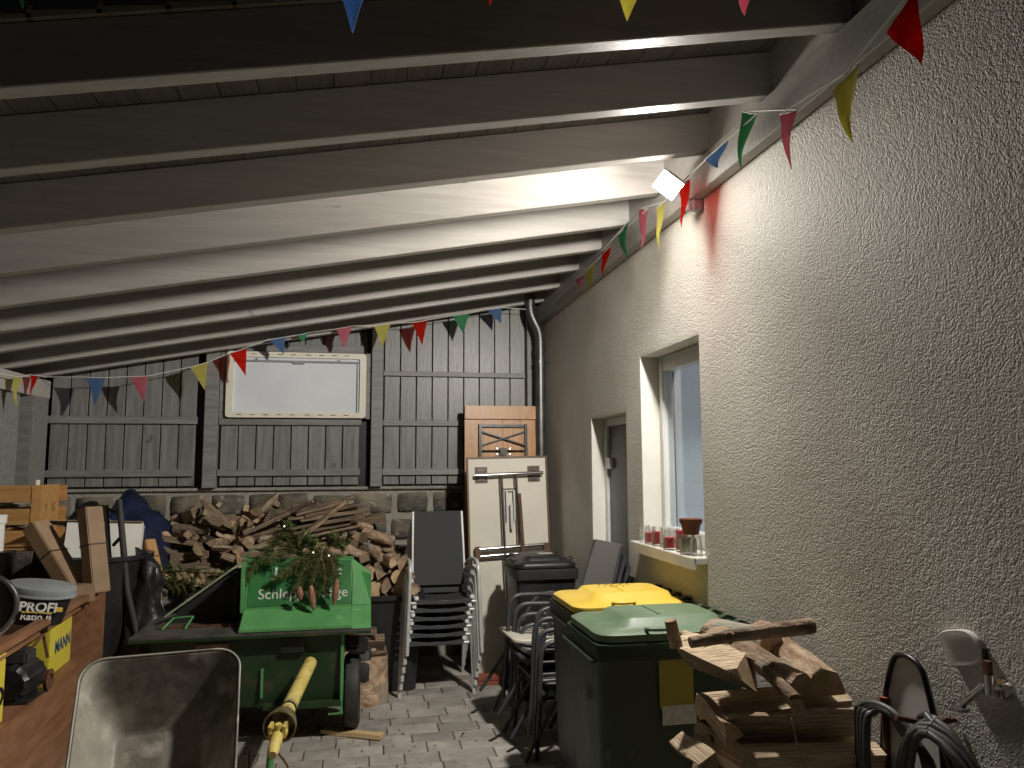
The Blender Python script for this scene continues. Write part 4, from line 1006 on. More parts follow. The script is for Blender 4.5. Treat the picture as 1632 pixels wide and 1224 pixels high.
# ------------------------------------------------------------------ BLACK BISTRO CHAIRS (local: front towards -x)
def bistro(label, seatmat='alu', group=None):
    t = thing('bistro_chair', label, 'chair', group=group)
    for s_ in (-1, 1):
        yy = s_ * .25
        pts = [(-.37, yy * 1.06, 0), (-.12, yy, .42), (-.075, yy, .54)] + bez((-.065, yy, .57), (-.02, yy, .69), (.10, yy, .695), 7) + bez((.12, yy, .695), (.22, yy, .69), (.235, yy, .52), 6) + [(.20, yy, .42), (-.05, yy * 1.04, 0)]
        part('leg_and_arm_loop', MB().tube(pts, .0125, 10), 'dark_tube', t, smooth=50)
        part('rear_brace', MB().tube([(.20, yy * .9, .44), (.26, yy * .75, .74)], .010, 8), 'dark_tube', t, smooth=50)
    mb = MB(); mb.loft([[(p[0] - .075, p[1], z_) for p in rrect(a, b, .05)] for a, b, z_ in ((.40, .42, .425), (.43, .45, .435), (.43, .45, .447), (.42, .44, .452))])
    part('seat', mb, seatmat, t, smooth=40)
    part('apron', MB().tube([(p[0] - .06, p[1], .425) for p in rrect(.40, .46, .08)] + [(.14, .15, .425)], .010, 8), 'dark_tube', t, smooth=50)
    mb = MB(); mb.loft([[(.285 + .02 * math.cos(a_) , .19 * math.sin(a_), z_) for a_ in [R(-80 + 160 * k / 8) for k in range(9)]] + [(.279 + .02 * math.cos(a_), .19 * math.sin(a_), z_) for a_ in [R(80 - 160 * k / 8) for k in range(9)]] for z_ in (.60, .68, .75)])
    part('backrest', mb, 'dark_tube', t, smooth=50)
    return t
bs = bistro('black tube armchair with light grey seat topping its small stack by the bins', 'board_white')
bs.location = (1.205, 5.20, .15); bs.rotation_euler = (R(0), R(5), R(4))
bd = bistro('black tube armchair nested under the light seated one', 'dark_tube', group='black armchairs nested under the light seat')
bd.location = (1.26, 5.04, .075); bd.rotation_euler = (R(0), R(2), R(4)); bd['label'] = 'black tube armchair in the middle of the three stacked by the bins'
c = copy_tree(bd); c.location = (1.315, 4.89, 0); c.rotation_euler = (0, 0, R(4)); c['label'] = 'lowest black tube armchair of the three stacked by the bins'

# ------------------------------------------------------------------ TABLES standing on end
bt = thing('beer_table', 'orange brown folding beer table standing on end at the back wall', 'table', (1.265, 6.9, 0), (R(-2.2), 0, 0))
for i in range(4): part('plank', B((-.355 + .178 * i, 0, 0), (-.355 + .178 * i + .176, .026, 2.17)), 'table_wood', bt, bevel=.003)
part('cross_batten', B((-.355, -.022, 2.175), (.354, .026, 2.30)), 'table_wood', bt, bevel=.004)
mb = MB()
for s_ in (-1, 1): mb.box((s_ * .215 - .012, -.045, 1.2), (s_ * .215 + .012, -.003, 2.13))
mb.box((-.20, -.03, 2.10), (.20, -.012, 2.125)); mb.tube([(-.20, -.025, 1.88), (.20, -.025, 1.88)], .007, 6)
beam(mb, (-.205, -.03, 2.06), (.205, -.03, 1.93), .012, .022, upv=(0, 1, 0)); beam(mb, (-.205, -.02, 1.93), (.205, -.02, 2.06), .012, .022, upv=(0, 1, 0))
mb.box((-.03, -.05, 1.83), (.03, -.015, 1.905))
part('folding_leg', mb, 'dark_steel', bt)
for s_ in (-1, 1):
    for k_ in range(2):
        part('bolt', MB().lathe([(.001, 0), (.010, 0), (.008, .005), (.001, .006)], 8, 0, (0, 0, 0), False, Matrix.Translation((s_ * .06, -.0505, 1.845 + .05 * k_)) @ Matrix.Rotation(PI / 2, 4, 'X')), 'chrome', bt)
ft = thing('folding_table', 'white folding table with brown edge standing on end, its chrome legs folded flat', 'table', (1.275, 6.52, 0), (R(-3.5), R(-1.1), 0))
part('table_top', B((-.345, 0, .02), (.345, .022, 1.81)), 'board_white', ft)
mb = MB(); mb.box((-.362, -.006, 0), (-.346, .028, 1.828)); mb.box((.346, -.006, 0), (.362, .028, 1.828)); mb.box((-.346, -.006, 1.811), (.346, .028, 1.828)); mb.box((-.346, -.006, 0), (.346, .028, .018))
part('edge_strip', mb, 'brown_edge', ft)
leg = part('folding_leg', MB().tube([(-.30, -.045, 1.665), (.31, -.045, 1.675)], .017, 10).tube([(-.065, -.045, 1.665), (-.05, -.055, .62)], .014, 10).tube([(.065, -.045, 1.665), (.075, -.045, 1.05)], .014, 10).tube([(-.065, -.05, 1.54), (.07, -.05, 1.54)], .006, 6), 'chrome', ft, smooth=50)
part('brace', MB().box((.005, -.062, 1.20), (.027, -.045, 1.42)).box((-.028, -.052, 1.28), (-.016, -.040, 1.53)).box((.038, -.052, 1.28), (.05, -.040, 1.53)), 'alu', leg)
part('brown_sleeve', MB().tube([(.085, -.065, 1.50), (.105, -.065, .95)], .017, 8), 'brown_edge', leg, smooth=50)
leg2 = part('folding_leg', MB().tube([(-.29, -.045, 1.035), (.325, -.045, 1.055)], .017, 10).tube([(-.29, -.045, .975), (.325, -.045, .995)], .017, 10).tube([(-.035, -.045, .97), (-.035, -.045, .1)], .014, 10), 'chrome', ft, smooth=50)
part('leg_end', MB().box((-.31, -.066, .955), (-.27, -.025, 1.06)).box((.29, -.066, .965), (.34, -.025, 1.07)), 'brown_edge', leg2)
for sx in (-1, 1):
    pl = part('hinge_plate', B((sx * .235 - .055, -.0045, 1.60), (sx * .235 + .055, -.0005, 1.74)), 'brown_edge', ft)
    part('clip', MB().box((sx * .235 - .03, -.010, 1.70), (sx * .235 + .03, -.005, 1.728)).box((sx * .235 - .03, -.010, 1.612), (sx * .235 + .03, -.005, 1.640)), 'chrome', pl)
# red bricks at the foot of the tables
for i, (x_, z_) in enumerate(((1.02, 0), (1.025, .034))):
    tag(part('brick', B((x_ - .11, 6.20, z_ + .002), (x_ + .12, 6.32, z_ + .033)), 'brick_red', None, world=True, bevel=.003), ('lower' if i == 0 else 'upper') + ' dark red tile of the pair on the floor by the chair stack', 'tile')

# ------------------------------------------------------------------ CIRCULAR SAW on wheels
saw = thing('log_saw', 'green tractor driven circular log saw on wheels with a steel table', 'saw', (-0.65, 5.6, 0))
part('saw_table', MB().box((-1.40, 5.15, .685), (.06, 5.95, .700)), 'saw_plate', saw, world=True)
part('table_apron', MB().box((-1.40, 5.150, .668), (.06, 5.165, .684)), 'saw_dark', saw, world=True)
mb = MB(); mb.add([(-1.30, 5.22, .684), (-.11, 5.22, .684), (-.11, 5.95, .684), (-1.30, 5.95, .684), (-1.22, 5.26, .23), (-.13, 5.26, .20), (-.13, 5.9, .20), (-1.22, 5.9, .23)],
                  [(0, 1, 2, 3), (4, 7, 6, 5), (0, 4, 5, 1), (1, 5, 6, 2), (2, 6, 7, 3), (3, 7, 4, 0)])
part('lower_housing', mb, 'saw_dark', saw, world=True, bevel=.006)
part('end_flange', MB().box((-.128, 5.205, .16), (-.108, 5.24, .684)).box((-.20, 5.205, .158), (-.128, 5.24, .17)), 'saw_green', saw, world=True)
part('seam_strip', B((-.625, 5.225, .28), (-.610, 5.245, .46)), 'saw_green', saw, world=True)
part('type_plate', B((-1.02, 5.214, .575), (-.82, 5.2185, .63)), 'cardboard', saw, world=True, label='faded type plate')
part('housing_black_block', B((-.50, 5.20, .56), (-.36, 5.225, .65)), 'black_plastic', saw, world=True)  # solid black block in front of the housing, nothing hollowed out
# guard box with lettering: sloping ledge, inclined face, top lip
def prism(mb, prof, x0, x1):
    n = len(prof)
    return mb.add([(x0, a, b) for a, b in prof] + [(x1, a, b) for a, b in prof], [tuple(range(n)), tuple(reversed(range(n, 2 * n)))] + [((k + 1) % n, k, k + n, (k + 1) % n + n) for k in range(n)])
bx = part('blade_guard', prism(MB(), [(5.155, .702), (5.155, .722), (5.355, .812), (5.37, .812), (5.50, 1.105), (5.56, 1.105), (5.56, .702)], -.76, -.065), 'saw_green', saw, world=True, bevel=.004, label='light green blade guard with white lettering')
mb = MB().add([(-.064, 5.157, .702), (.062, 5.157, .702), (.062, 5.355, .814), (.062, 5.45, 1.0), (-.005, 5.50, 1.02), (-.064, 5.502, 1.10), (-.064, 5.355, .814), (.062, 5.56, .702), (-.064, 5.56, .702), (.062, 5.56, 1.0), (-.064, 5.56, 1.10)],
              [(0, 1, 2, 6), (6, 2, 3, 4, 5), (1, 7, 9, 3, 2), (7, 8, 10, 9), (3, 9, 10, 5, 4), (0, 8, 7, 1)])
part('guard_end', mb, 'saw_green', saw, world=True)
mb = MB(); mb.box((-.775, 5.30, .80), (-.762, 5.56, 1.10)); mb.box((-.76, 5.350, .811), (.06, 5.366, .822)); mb.box((-.76, 5.50, 1.104), (-.06, 5.57, 1.116))
part('guard_rim', mb, 'saw_green', saw, world=True)
slope = math.atan2(1.105 - .812, 5.50 - 5.37)
fp = MB(); fm_ = Matrix.Translation((-.745, 5.37, .815)) @ Matrix.Rotation(slope, 4, 'X'); fp.box((0, .008, 0), (.67, .308, .0035), 0, fm_)
part('letter_panel', fp, 'saw_face', saw, world=True, label='deep green front panel with white lettering')
cu = Vector((-.40, 5.435 + .06 , 1.03)) - Vector((-.65, 5.6, 0))
def on_face(tt): return 5.37 + .13 * tt - .0055, .812 + .293 * tt + .002
yy, zz = on_face(.28); text('Schlepper-Säge', .095, 'white_print', saw, (-.385 + .65, yy - 5.6, zz), (slope, 0, 0), bold=.0, sx=1.02)
yy, zz = on_face(.74); text('Jakobus', .092, 'white_print', saw, (-.36 + .65, yy - 5.6, zz), (slope, 0, 0), bold=.0, sx=1.62)
# blade cover frame left: slanting bar, blade hood
part('slanting_bar', beam(beam(MB(), (-1.28, 5.52, .76), (-.86, 5.56, 1.06), .04, .012), (-.86, 5.56, 1.06), (-.76, 5.57, 1.11), .04, .012), 'worn_green', saw, world=True, label='pale worn slanting guard bar')
mb = MB().add([(-1.24, 5.58, .70), (-.79, 5.58, .70), (-.79, 5.62, 1.05), (-.88, 5.62, 1.04), (-1.22, 5.60, .78), (-1.24, 5.64, .70), (-.79, 5.64, .70), (-.79, 5.66, 1.05), (-.88, 5.66, 1.04), (-1.22, 5.65, .78)],
              [(0, 1, 2, 3, 4), (5, 9, 8, 7, 6), (0, 5, 6, 1), (1, 6, 7, 2), (2, 7, 8, 3), (3, 8, 9, 4), (4, 9, 5, 0)])
part('blade_hood', mb, 'black_plastic', saw, world=True)
part('hood_post', MB().box((-.86, 5.54, .70), (-.835, 5.575, 1.03)), 'dark_steel', saw, world=True)
part('guide_rail', MB().box((-1.30, 5.40, .7015), (-.78, 5.42, .715)), 'rust', saw, world=True)
part('catch', MB().tube([(-1.26, 5.36, .705), (-1.22, 5.5, .75), (-1.10, 5.5, .755), (-1.12, 5.36, .705)], .007, 6), 'saw_green', saw, world=True)
part('top_clip', MB().box((-.80, 5.55, 1.117), (-.66, 5.60, 1.125)).tube([(-.79, 5.58, 1.12), (-.75, 5.58, 1.18), (-.64, 5.58, 1.165), (-.63, 5.58, 1.12)], .008, 6), 'saw_green', saw, world=True)
# wheels
for (wx, wy) in ((-.055, 5.42), (.02, 6.05), (-1.18, 6.05)):
    wl = part('wheel', MB().lathe([(.12, -.05), (.20, -.055), (.235, -.04), (.245, 0), (.235, .04), (.20, .055), (.12, .05)], 28, 0, (0, 0, 0), True, Matrix.Translation((wx + .65, wy - 5.6, .246)) @ Matrix.Rotation(PI / 2, 4, 'Y')), 'rubber', saw, smooth=50)
    part('rim', MB().lathe([(.02, -.056), (.12, -.045), (.125, .045), (.02, .056)], 18, 0, (0, 0, 0), True, Matrix.Translation((wx + .65, wy - 5.6, .246)) @ Matrix.Rotation(PI / 2, 4, 'Y')), 'alu', wl, smooth=40)
part('mudguard', MB().box((-.10, 5.30, .50), (.05, 5.62, .56)), 'black_plastic', saw, world=True, bevel=.02)
part('draw_bar', MB().box((-.60, 5.18, .215), (-.12, 5.24, .245)), 'saw_dark', saw, world=True)
# drive shaft
a, b = Vector((-.315, 5.16, .50)), Vector((-.40, 4.45, .40))
sh = part('drive_shaft', MB().tube([a, b], [.040, .042], 16), 'pto_yellow', saw, world=True, smooth=50, label='yellow plastic guard tube of the drive shaft')
part('guard_ring', MB().tube([a.lerp(b, .88), a.lerp(b, .90)], .046, 16), 'dark_steel', sh, world=True)
bell0, bell1 = b, b + (b - a).normalized() * .13
dd = (bell1 - bell0)
mb = MB(); fm = frame_mat(bell0, bell1)
mb.loft([[fm @ Vector((x_, r_ * math.cos(2 * PI * k / 20), r_ * math.sin(2 * PI * k / 20))) for k in range(20)] for x_, r_ in ((0, .046), (.03, .068), (.10, .085), (.13, .087), (.13, .081), (.03, .06))])
part('shaft_bell', mb, 'greasy', sh, world=True, smooth=50)
j0 = bell1 + dd.normalized() * .01
mb = MB(); mb.tube([b, j0], .022, 10); mb.box((-.02, -.045, -.03), (.05, -.028, .03), 0, frame_mat(j0, j0 + dd)); mb.box((-.02, .028, -.03), (.05, .045, .03), 0, frame_mat(j0, j0 + dd))
mb.tube([j0 + Vector((-.045, -.03, -.01)), j0 + Vector((.045, -.03, -.015))], .017, 8); mb.tube([j0 + Vector((0, -.02, -.05)), j0 + Vector((0, -.04, .035))], .017, 8)
mb.tube([j0 + Vector((.0, -.03, -.02)), j0 + Vector((-.01, -.12, -.06)), j0 + Vector((-.012, -.17, -.075))], [.03, .032, .022], 12)
part('universal_joint', mb, 'pto_yellow', sh, world=True, smooth=40)
part('safety_chain', MB().tube(smooth_path([(-.46, 4.38, .36), (-.56, 4.36, .28), (-.55, 4.30, .14), (-.50, 4.25, .02)], 4), .005, 6), 'dark_steel', sh, world=True)
part('stand_leg', MB().tube([(-.455, 4.36, .27), (-.475, 4.33, 0.0)], .020, 10), 'saw_green', saw, world=True, smooth=50, label='light green stand leg')
part('stand_stay', MB().tube(smooth_path([(-.41, 4.2, .30), (-.35, 4.2, .2), (-.38, 4.2, .02)], 4), .006, 6), 'rust', saw, world=True)
# pieces of wood under and before the saw
single('loose_plank', 'slat', 300, (-.235, 5.36, .016), (.145, 5.17, .016), .075, 'pale yellow plank lying on the paving beside the saw wheel', cat='plank')
lp = bpy.data.objects['loose_plank']; lp.data.materials[0] = MT['pine']; lp.scale = (1, 1, 1.2)
for i, (x_, z_) in enumerate(((-.02, .50), (-.06, .44), (.04, .44), (-.03, .37), (.06, .37))):
    rest('firewood_log', OLD[(i * 3) % 9], (x_, 5.95, z_), (i * 1.1, 0, .15 * (i - 2)), ('uppermost', 'middle left', 'middle right', 'lowest left', 'lowest right')[i] + ' log piece on the block behind the saw wheel', 'log pieces behind the saw wheel', (.8, .8, .8))
tag(part('chopping_block', MB().lathe([(.001, 0), (.19, 0), (.18, .33), (.001, .33)], 20, 0, (0.02, 6.0, 0)), 'bark', None, world=True, smooth=40), 'dark chopping block under the log pieces behind the saw wheel', 'block')

# ------------------------------------------------------------------ FIR BRANCHES
def fir(name, label, stems, seed, nl=.024, dens=620):
    q = random.Random(seed)
    c = Vector(stems[0][0])
    t = thing(name, label, 'branch', c)
    tw = MB(); nd = MB()
    def twig(p0, p1, sag):
        p0, p1 = Vector(p0), Vector(p1); mid = (p0 + p1) / 2 + Vector((q.uniform(-.01, .01), q.uniform(-.01, .01), sag))
        pts = bez(p0, mid, p1, 6); tw.tube(pts, [.004 * (1 - .1 * i) for i in range(7)], 4)
        L = (p1 - p0).length; n = int(dens * L)
        for i in range(n):
            u = i / n * 6; k = min(int(u), 5); p = pts[k].lerp(pts[k + 1], u - k); d = (pts[k + 1] - pts[k]).normalized()
            a = q.uniform(0, 2 * PI); o = d.orthogonal().normalized(); s2 = d.cross(o)
            dr = (d * .55 + (o * math.cos(a) + s2 * math.sin(a)) * .85).normalized() * nl * q.uniform(.7, 1.15)
            wv = d.cross(dr).normalized() * .0022
            nd.add([p - wv, p + wv, p + dr], [(0, 1, 2)])
    for st_ in stems:
        pts = smooth_path(st_, 4)
        tw.tube(pts, [.007 * (1 - .6 * i / len(pts)) for i in range(len(pts))], 5)
        for i in range(1, len(pts)):
            d = (pts[i] - pts[i - 1]).normalized(); side = d.cross(Vector((0, -1, .2))).normalized()
            twig(pts[i - 1], pts[i], 0)
            for s_ in (-1, 1, -.5, .5):
                ln = q.uniform(.05, .12) * (1.15 - .6 * i / len(pts))
                e = pts[i] + (d * .75 + side * s_ * .7 + Vector((0, q.uniform(-.4, .2), -.25))).normalized() * ln
                twig(pts[i], e, -.005)
    part('twigs', tw, 'twig', t, world=True)
    part('needles', nd, 'needles', t, world=True, kind='stuff')
    return t
fir('fir_branch', 'fir branch drooping over the left half of the green guard', [[(-.40, 5.50, 1.15), (-.47, 5.45, 1.27), (-.51, 5.42, 1.33)], [(-.40, 5.50, 1.15), (-.55, 5.46, 1.26), (-.66, 5.42, 1.14), (-.76, 5.40, 1.02)], [(-.42, 5.5, 1.16), (-.50, 5.45, 1.2), (-.60, 5.42, 1.12)], [(-.42, 5.5, 1.2), (-.36, 5.45, 1.24), (-.32, 5.42, 1.12)]], 1)
fir('fir_branch', 'fir branch with cones drooping over the lettering of the guard', [[(-.20, 5.5, 1.25), (-.30, 5.45, 1.17), (-.38, 5.40, 1.07), (-.42, 5.36, .96)], [(-.25, 5.48, 1.18), (-.30, 5.40, 1.08), (-.33, 5.34, .93)], [(-.25, 5.48, 1.16), (-.20, 5.40, 1.10), (-.18, 5.34, 1.0)], [(-.30, 5.45, 1.17), (-.42, 5.40, 1.12), (-.52, 5.36, 1.03)], [(-.28, 5.42, 1.12), (-.24, 5.36, 1.03), (-.25, 5.33, .93)], [(-.24, 5.5, 1.2), (-.19, 5.46, 1.24), (-.14, 5.44, 1.22)]], 2, dens=680)
for i, (x_, z0_, z1_, lb) in enumerate(((-.332, .965, .80, 'middle of the three'), (-.163, 1.0, .835, 'rightmost and palest of the three'), (-.405, .96, .87, 'smallest of the three'))):
    L_ = z0_ - z1_; mb = MB()
    pr_ = [(.003, 0), (.013, -.06 * L_), (.019, -.3 * L_), (.020, -.55 * L_), (.014, -.85 * L_), (.003, -L_)]
    rings = []
    for j in range(15):
        tt = j / 14; rr = .021 * math.sin(PI * min(1, .08 + tt * .90)) ** .6
        rings.append([(rr * (1 + .10 * ((k + j) % 2)) * math.cos(2 * PI * k / 12), rr * (1 + .10 * ((k + j) % 2)) * math.sin(2 * PI * k / 12), -tt * L_) for k in range(12)])
    mb.loft(rings)
    tag(part('fir_cone', mb, 'cone', None, (x_, 5.27, z0_), (R(4), R((-8, 6, -6)[i]), 0), smooth=30), 'fir cone hanging from the branch over the lettering, ' + lb, 'cone')
fl_ = thing('fairy_lights', 'three tiny warm fairy bulbs on a thin wire in the fir branches', 'fairy lights', (-.35, 5.4, 1.2))
part('wire', MB().tube(smooth_path([(-.62, 5.40, 1.29), (-.515, 5.39, 1.345), (-.42, 5.4, 1.25), (-.325, 5.38, 1.175), (-.225, 5.36, 1.15), (-.15, 5.4, 1.18)], 5), .0015, 4), 'dark_steel', fl_, world=True)
for p in ((-.520, 5.385, 1.345), (-.325, 5.36, 1.170), (-.222, 5.345, 1.148)):
    part('bulb', MB().lathe([(.0005, -.006), (.004, -.004), (.0055, 0), (.004, .004), (.0005, .006)], 8, 0, p), FAIRY, fl_, world=True, smooth=60)
fir('fir_branch', 'dark fir branch lying low in front of the heap at the left', [[(-1.62, 6.15, .93), (-1.4, 6.1, .98), (-1.15, 6.05, .97), (-.95, 6.0, .95)], [(-1.5, 6.1, .93), (-1.3, 6.05, .9), (-1.05, 6.0, .88)], [(-1.85, 6.1, .95), (-1.65, 6.05, .93), (-1.5, 6.0, .86)]], 4, dens=420, nl=.034)

# ------------------------------------------------------------------ WHEELBARROW tipped up on its nose
wb_t = thing('wheelbarrow', 'dirty galvanised wheelbarrow tipped up with its open tray facing out', 'wheelbarrow', (-.736, 3.10, .664), (R(-45), R(0), R(10)))
# local: x across, z up along the tray, y depth behind the rim plane
mb = MB()
def tr(w, h_, r_, y_, cz, top=0): return [(p[0] * (1 + (p[1] + cz) / .915 * .10), y_, p[1] + cz) for p in rrect(w, h_, r_, 6)]
rings = [tr(.575, .90, .085, -.004, 0), tr(.590, .915, .09, -.010, 0), tr(.565, .915, .09, .004, 0), tr(.548, .895, .085, .002, 0), tr(.48, .79, .075, .07, -.015), tr(.335, .60, .045, .200, -.045), tr(.315, .575, .04, .212, -.048), tr(.30, .56, .035, .214, -.05)]
o_ = MB(); o_.loft(rings[2:], cap=False)
n_ = len(rings[0]); base_ = len(o_.v) - n_
o_.f.append(tuple(base_ + k for k in range(n_))); o_.m.append(0)
tray = part('tray', o_, 'barrow', wb_t, smooth=38)
so = tray.modifiers.new('thickness', 'SOLIDIFY'); so.thickness = .003; so.offset = -1
part('rolled_rim', MB().tube(tr(.565, .915, .09, 0, 0) + [tr(.565, .915, .09, 0, 0)[0]], .0055, 8, cap=False), 'barrow', wb_t, smooth=60)
for s_ in (-1, 1):
    part('handle_bar', MB().tube([(s_ * .10, .34, .35), (s_ * .20, .29, -.1), (s_ * .27, .22, -.55)], .016, 8), 'saw_dark', wb_t, smooth=50)
wl = part('wheel', MB().lathe([(.08, -.03), (.14, -.035), (.17, 0), (.14, .035), (.08, .03)], 24, 0, (0, 0, 0), True, Matrix.Translation((0, .42, .30)) @ Matrix.Rotation(PI / 2, 4, 'Y')), 'rubber', wb_t, smooth=50)

# ------------------------------------------------------------------ WORKBENCH CABINET at the left, open front with a shelf
wbn = thing('storage_bench', 'orange brown wooden bench with open shelf along the left side', 'bench', (-1.85, 4.7, 0))
X0, X1, Y0, Y1, ZT = -2.20, -1.665, 3.80, 5.70, .95
part('top_rail', B((X1 - .03, Y0, ZT - .035), (X1 + .025, Y1, ZT)), 'bench', wbn, world=True, bevel=.003, label='pale worn front edge of the bench top')
part('back_board', B((X0 - .02, Y0, 0), (X0, Y1, ZT + .0)), 'bench', wbn, world=True)
part('near_side', B((X0, Y0 - .03, 0), (X1 + .03, Y0 - .002, ZT + .02)), 'bench', wbn, world=True, bevel=.003)
part('far_side', B((X0, Y1 + .002, 0), (X1 + .02, Y1 + .03, ZT - .0)), 'bench', wbn, world=True, bevel=.003)
part('shelf', B((X0, Y0, .535), (X1 - .0, Y1, .555)), 'bench', wbn, world=True)
part('front_panel', B((X1 + .002, Y0, .05), (X1 + .022, Y1, .556)), 'bench', wbn, world=True, bevel=.003)
part('inner_ledge', B((X0, Y0, ZT - .06), (X0 + .18, Y1, ZT - .04)), 'bench', wbn, world=True)
part('mid_rail', B((X1 + .0225, Y0 + .02, .40), (X1 + .03, Y1 - .02, .415)), 'bench', wbn, world=True)
part('top_board', B((X0, 5.15, ZT - .10), (X1 - .032, Y1, ZT - .078)), 'bench', wbn, world=True)
part('top_board', B((X0, Y0, ZT - .10), (X1 - .032, 5.148, ZT - .078)), 'bench', wbn, world=True)
wbn.rotation_euler = (0, 0, R(4.0))
# yellow box with lettering on the shelf
yx = thing('yellow_box', 'bright yellow cardboard box with blue letters on the bench shelf', 'box', (-1.86, 5.10, .556), (0, 0, R(4)))
part('box_body', B((-.10, -.22, 0), (.10, .20, .27)), 'yellow_box', yx, bevel=.003)
text('MANN', .10, 'navy_print', yx, (.101, .03, .14), (PI / 2, 0, PI / 2), bold=.002)
# tool case standing at the near end of the shelf
yc_ = thing('yellow_case', 'narrow yellow case with black ring at the near end of the shelf', 'case', (-1.68, 4.05, .556))
part('case_body', B((-.10, -.09, 0), (.03, .06, .30)), 'yellow_box', yc_, bevel=.008)
part('case_lid', B((-.10, -.09, .302), (.03, .06, .34)), 'yellow_lid', yc_, bevel=.01)
part('ring_mark', MB().lathe([(.028, 0), (.045, 0), (.045, .004), (.028, .004)], 20, 0, (0, 0, 0), False, Matrix.Translation((.0302, 0, .13)) @ Matrix.Rotation(PI / 2, 4, 'Y')), 'black_print', yc_)
# electric motor
mo = thing('electric_motor', 'greasy dark electric motor with a rusty shaft disc lying on the shelf', 'motor', (-1.74, 4.50, .556))
mb = MB(); rings = []
for j in range(13):
    rr = .085 if j not in (0, 12) else .07
    rings.append([((rr + (.006 if k % 2 else 0)) * math.cos(2 * PI * k / 28), -.13 + .26 * j / 12 * 1.0, .10 + (rr + (.006 if k % 2 else 0)) * math.sin(2 * PI * k / 28)) for k in range(28)])
mb.loft(rings); part('motor_body', mb, 'dark_steel', mo, smooth=20)
part('terminal_box', B((-.06, -.06, .18), (.05, .07, .25)), 'rubber', mo, bevel=.012)
part('shaft_disc', MB().lathe([(.012, 0), (.05, 0), (.055, .02), (.03, .022), (.028, .01), (.012, .012)], 18, 0, (0, 0, 0), True, Matrix.Translation((.085, .12, .06)) @ Matrix.Rotation(PI / 2, 4, 'Y')), 'rust', mo, smooth=40)
part('foot', B((-.09, -.12, 0), (.09, .13, .018)), 'dark_steel', mo)
part('cable', MB().tube(smooth_path([(.03, .05, .24), (.06, .12, .30), (.03, .2, .27), (.05, .22, .15)], 5), .008, 6), 'rust', mo, smooth=50)
# bucket of paving mortar lying tilted on the bench
bk = thing('mortar_bucket', 'tilted oval plastic bucket with a grey lid and black printed band on the bench', 'bucket', (-1.735, 4.62, .925), (R(7), R(9), R(22)))
def oval(a, b, n=28): return [(a * math.cos(2 * PI * k / n), b * math.sin(2 * PI * k / n)) for k in range(n)]
mb = MB(); mb.loft([[(p[0], p[1], z_) for p in oval(a_, b_)] for a_, b_, z_ in ((.135, .10, 0), (.155, .118, .15))]); part('bucket_body', mb, 'black_print', bk, smooth=50)
mb = MB(); mb.loft([[(p[0], p[1], z_) for p in oval(a_, b_)] for a_, b_, z_ in ((.160, .122, .145), (.175, .135, .150), (.175, .135, .158), (.166, .126, .160), (.170, .130, .175), (.168, .128, .195), (.155, .115, .200))]); part('bucket_lid', mb, 'bucket_grey', bk, smooth=40)
text('PROFI', .066, 'white_print', bk, (.0, -.121, .105), (R(80), 0, 0), bold=.002)
text('Ratio B', .048, 'white_print', bk, (.0, -.113, .052), (R(80), 0, 0), bold=.001)
part('orange_patch', B((.075, -.112, .085), (.115, -.098, .105)), 'yellow_lid', bk)
part('bar_mark', B((-.07, -.1225, .076), (.07, -.1185, .082)), 'yellow_lid', bk)
# round sieve / pan at the left edge
sv = thing('steel_pan', 'round steel rimmed pan leaning at the left edge above the bench', 'pan', (-1.745, 4.02, 1.10), (R(78), R(18), R(28)))
part('pan_rim', MB().lathe([(.135, -.04), (.15, -.035), (.152, .03), (.158, .034), (.15, .04), (.142, .03), (.13, -.035)], 36), 'chrome', sv, smooth=40)
part('pan_bottom', MB().lathe([(.001, -.03), (.134, -.03), (.134, -.026), (.001, -.026)], 36), 'saw_plate', sv)
# ------------------------------------------------------------------ CLUTTER at the back left
cr = thing('wooden_crate', 'orange wooden slatted crate on the side wall at the left edge', 'crate', (-2.44, 6.28, 1.17))
for z_ in (.0, .155, .315): part('slat', B((-.42, -.17, z_ + .01), (.08, -.155, z_ + .125)), 'crate', cr, bevel=.003)
for z_ in (.0, .155, .315): part('slat', B((-.42, .155, z_ + .01), (.20, .17, z_ + .125)), 'crate', cr, bevel=.003)
part('corner_post', B((.082, -.175, 0), (.13, -.13, .445)), 'crate', cr, bevel=.003)
mb = MB()
for zz0, zz1 in ((0, .11), (.16, .25), (.31, .45)): mb.box((.13, -.16, zz0), (.145, .17, zz1))
for yy0, yy1 in ((-.17, -.09), (-.05, .05), (.10, .17)): mb.box((.131, yy0, .0), (.1455, yy1, .449))
part('end_board', mb, 'crate', cr)
part('base', B((-.42, -.17, -.015), (.13, .17, .0)), 'crate', cr)
tag(part('crate_shelf', B((-2.70, 6.02, .0), (-2.30, 6.52, 1.153)), 'stone', None, world=True), 'rough stone pier under the orange crate', 'pier')
tag(part('candle_stub', MB().tube([(-2.36, 6.2, 1.617), (-2.36, 6.2, 1.655)], .018, 12), 'wax_white', None, world=True), 'small round wooden stub standing on the crate corner', 'stub')
tag(part('white_pipe', MB().tube([(-2.50, 5.95, 1.17), (-2.50, 5.95, 1.36)], .045, 14).tube([(-2.50, 5.95, 1.36), (-2.50, 5.95, 1.42)], .055, 14), 'white_plastic', None, world=True, smooth=40), 'white plastic pipe end at the left edge under the crate', 'pipe')
tag(part('pipe_stand', B((-2.60, 5.85, 0), (-2.40, 6.02, 1.168)), 'black_plastic', None, world=True), 'dark box below the white pipe end', 'box')
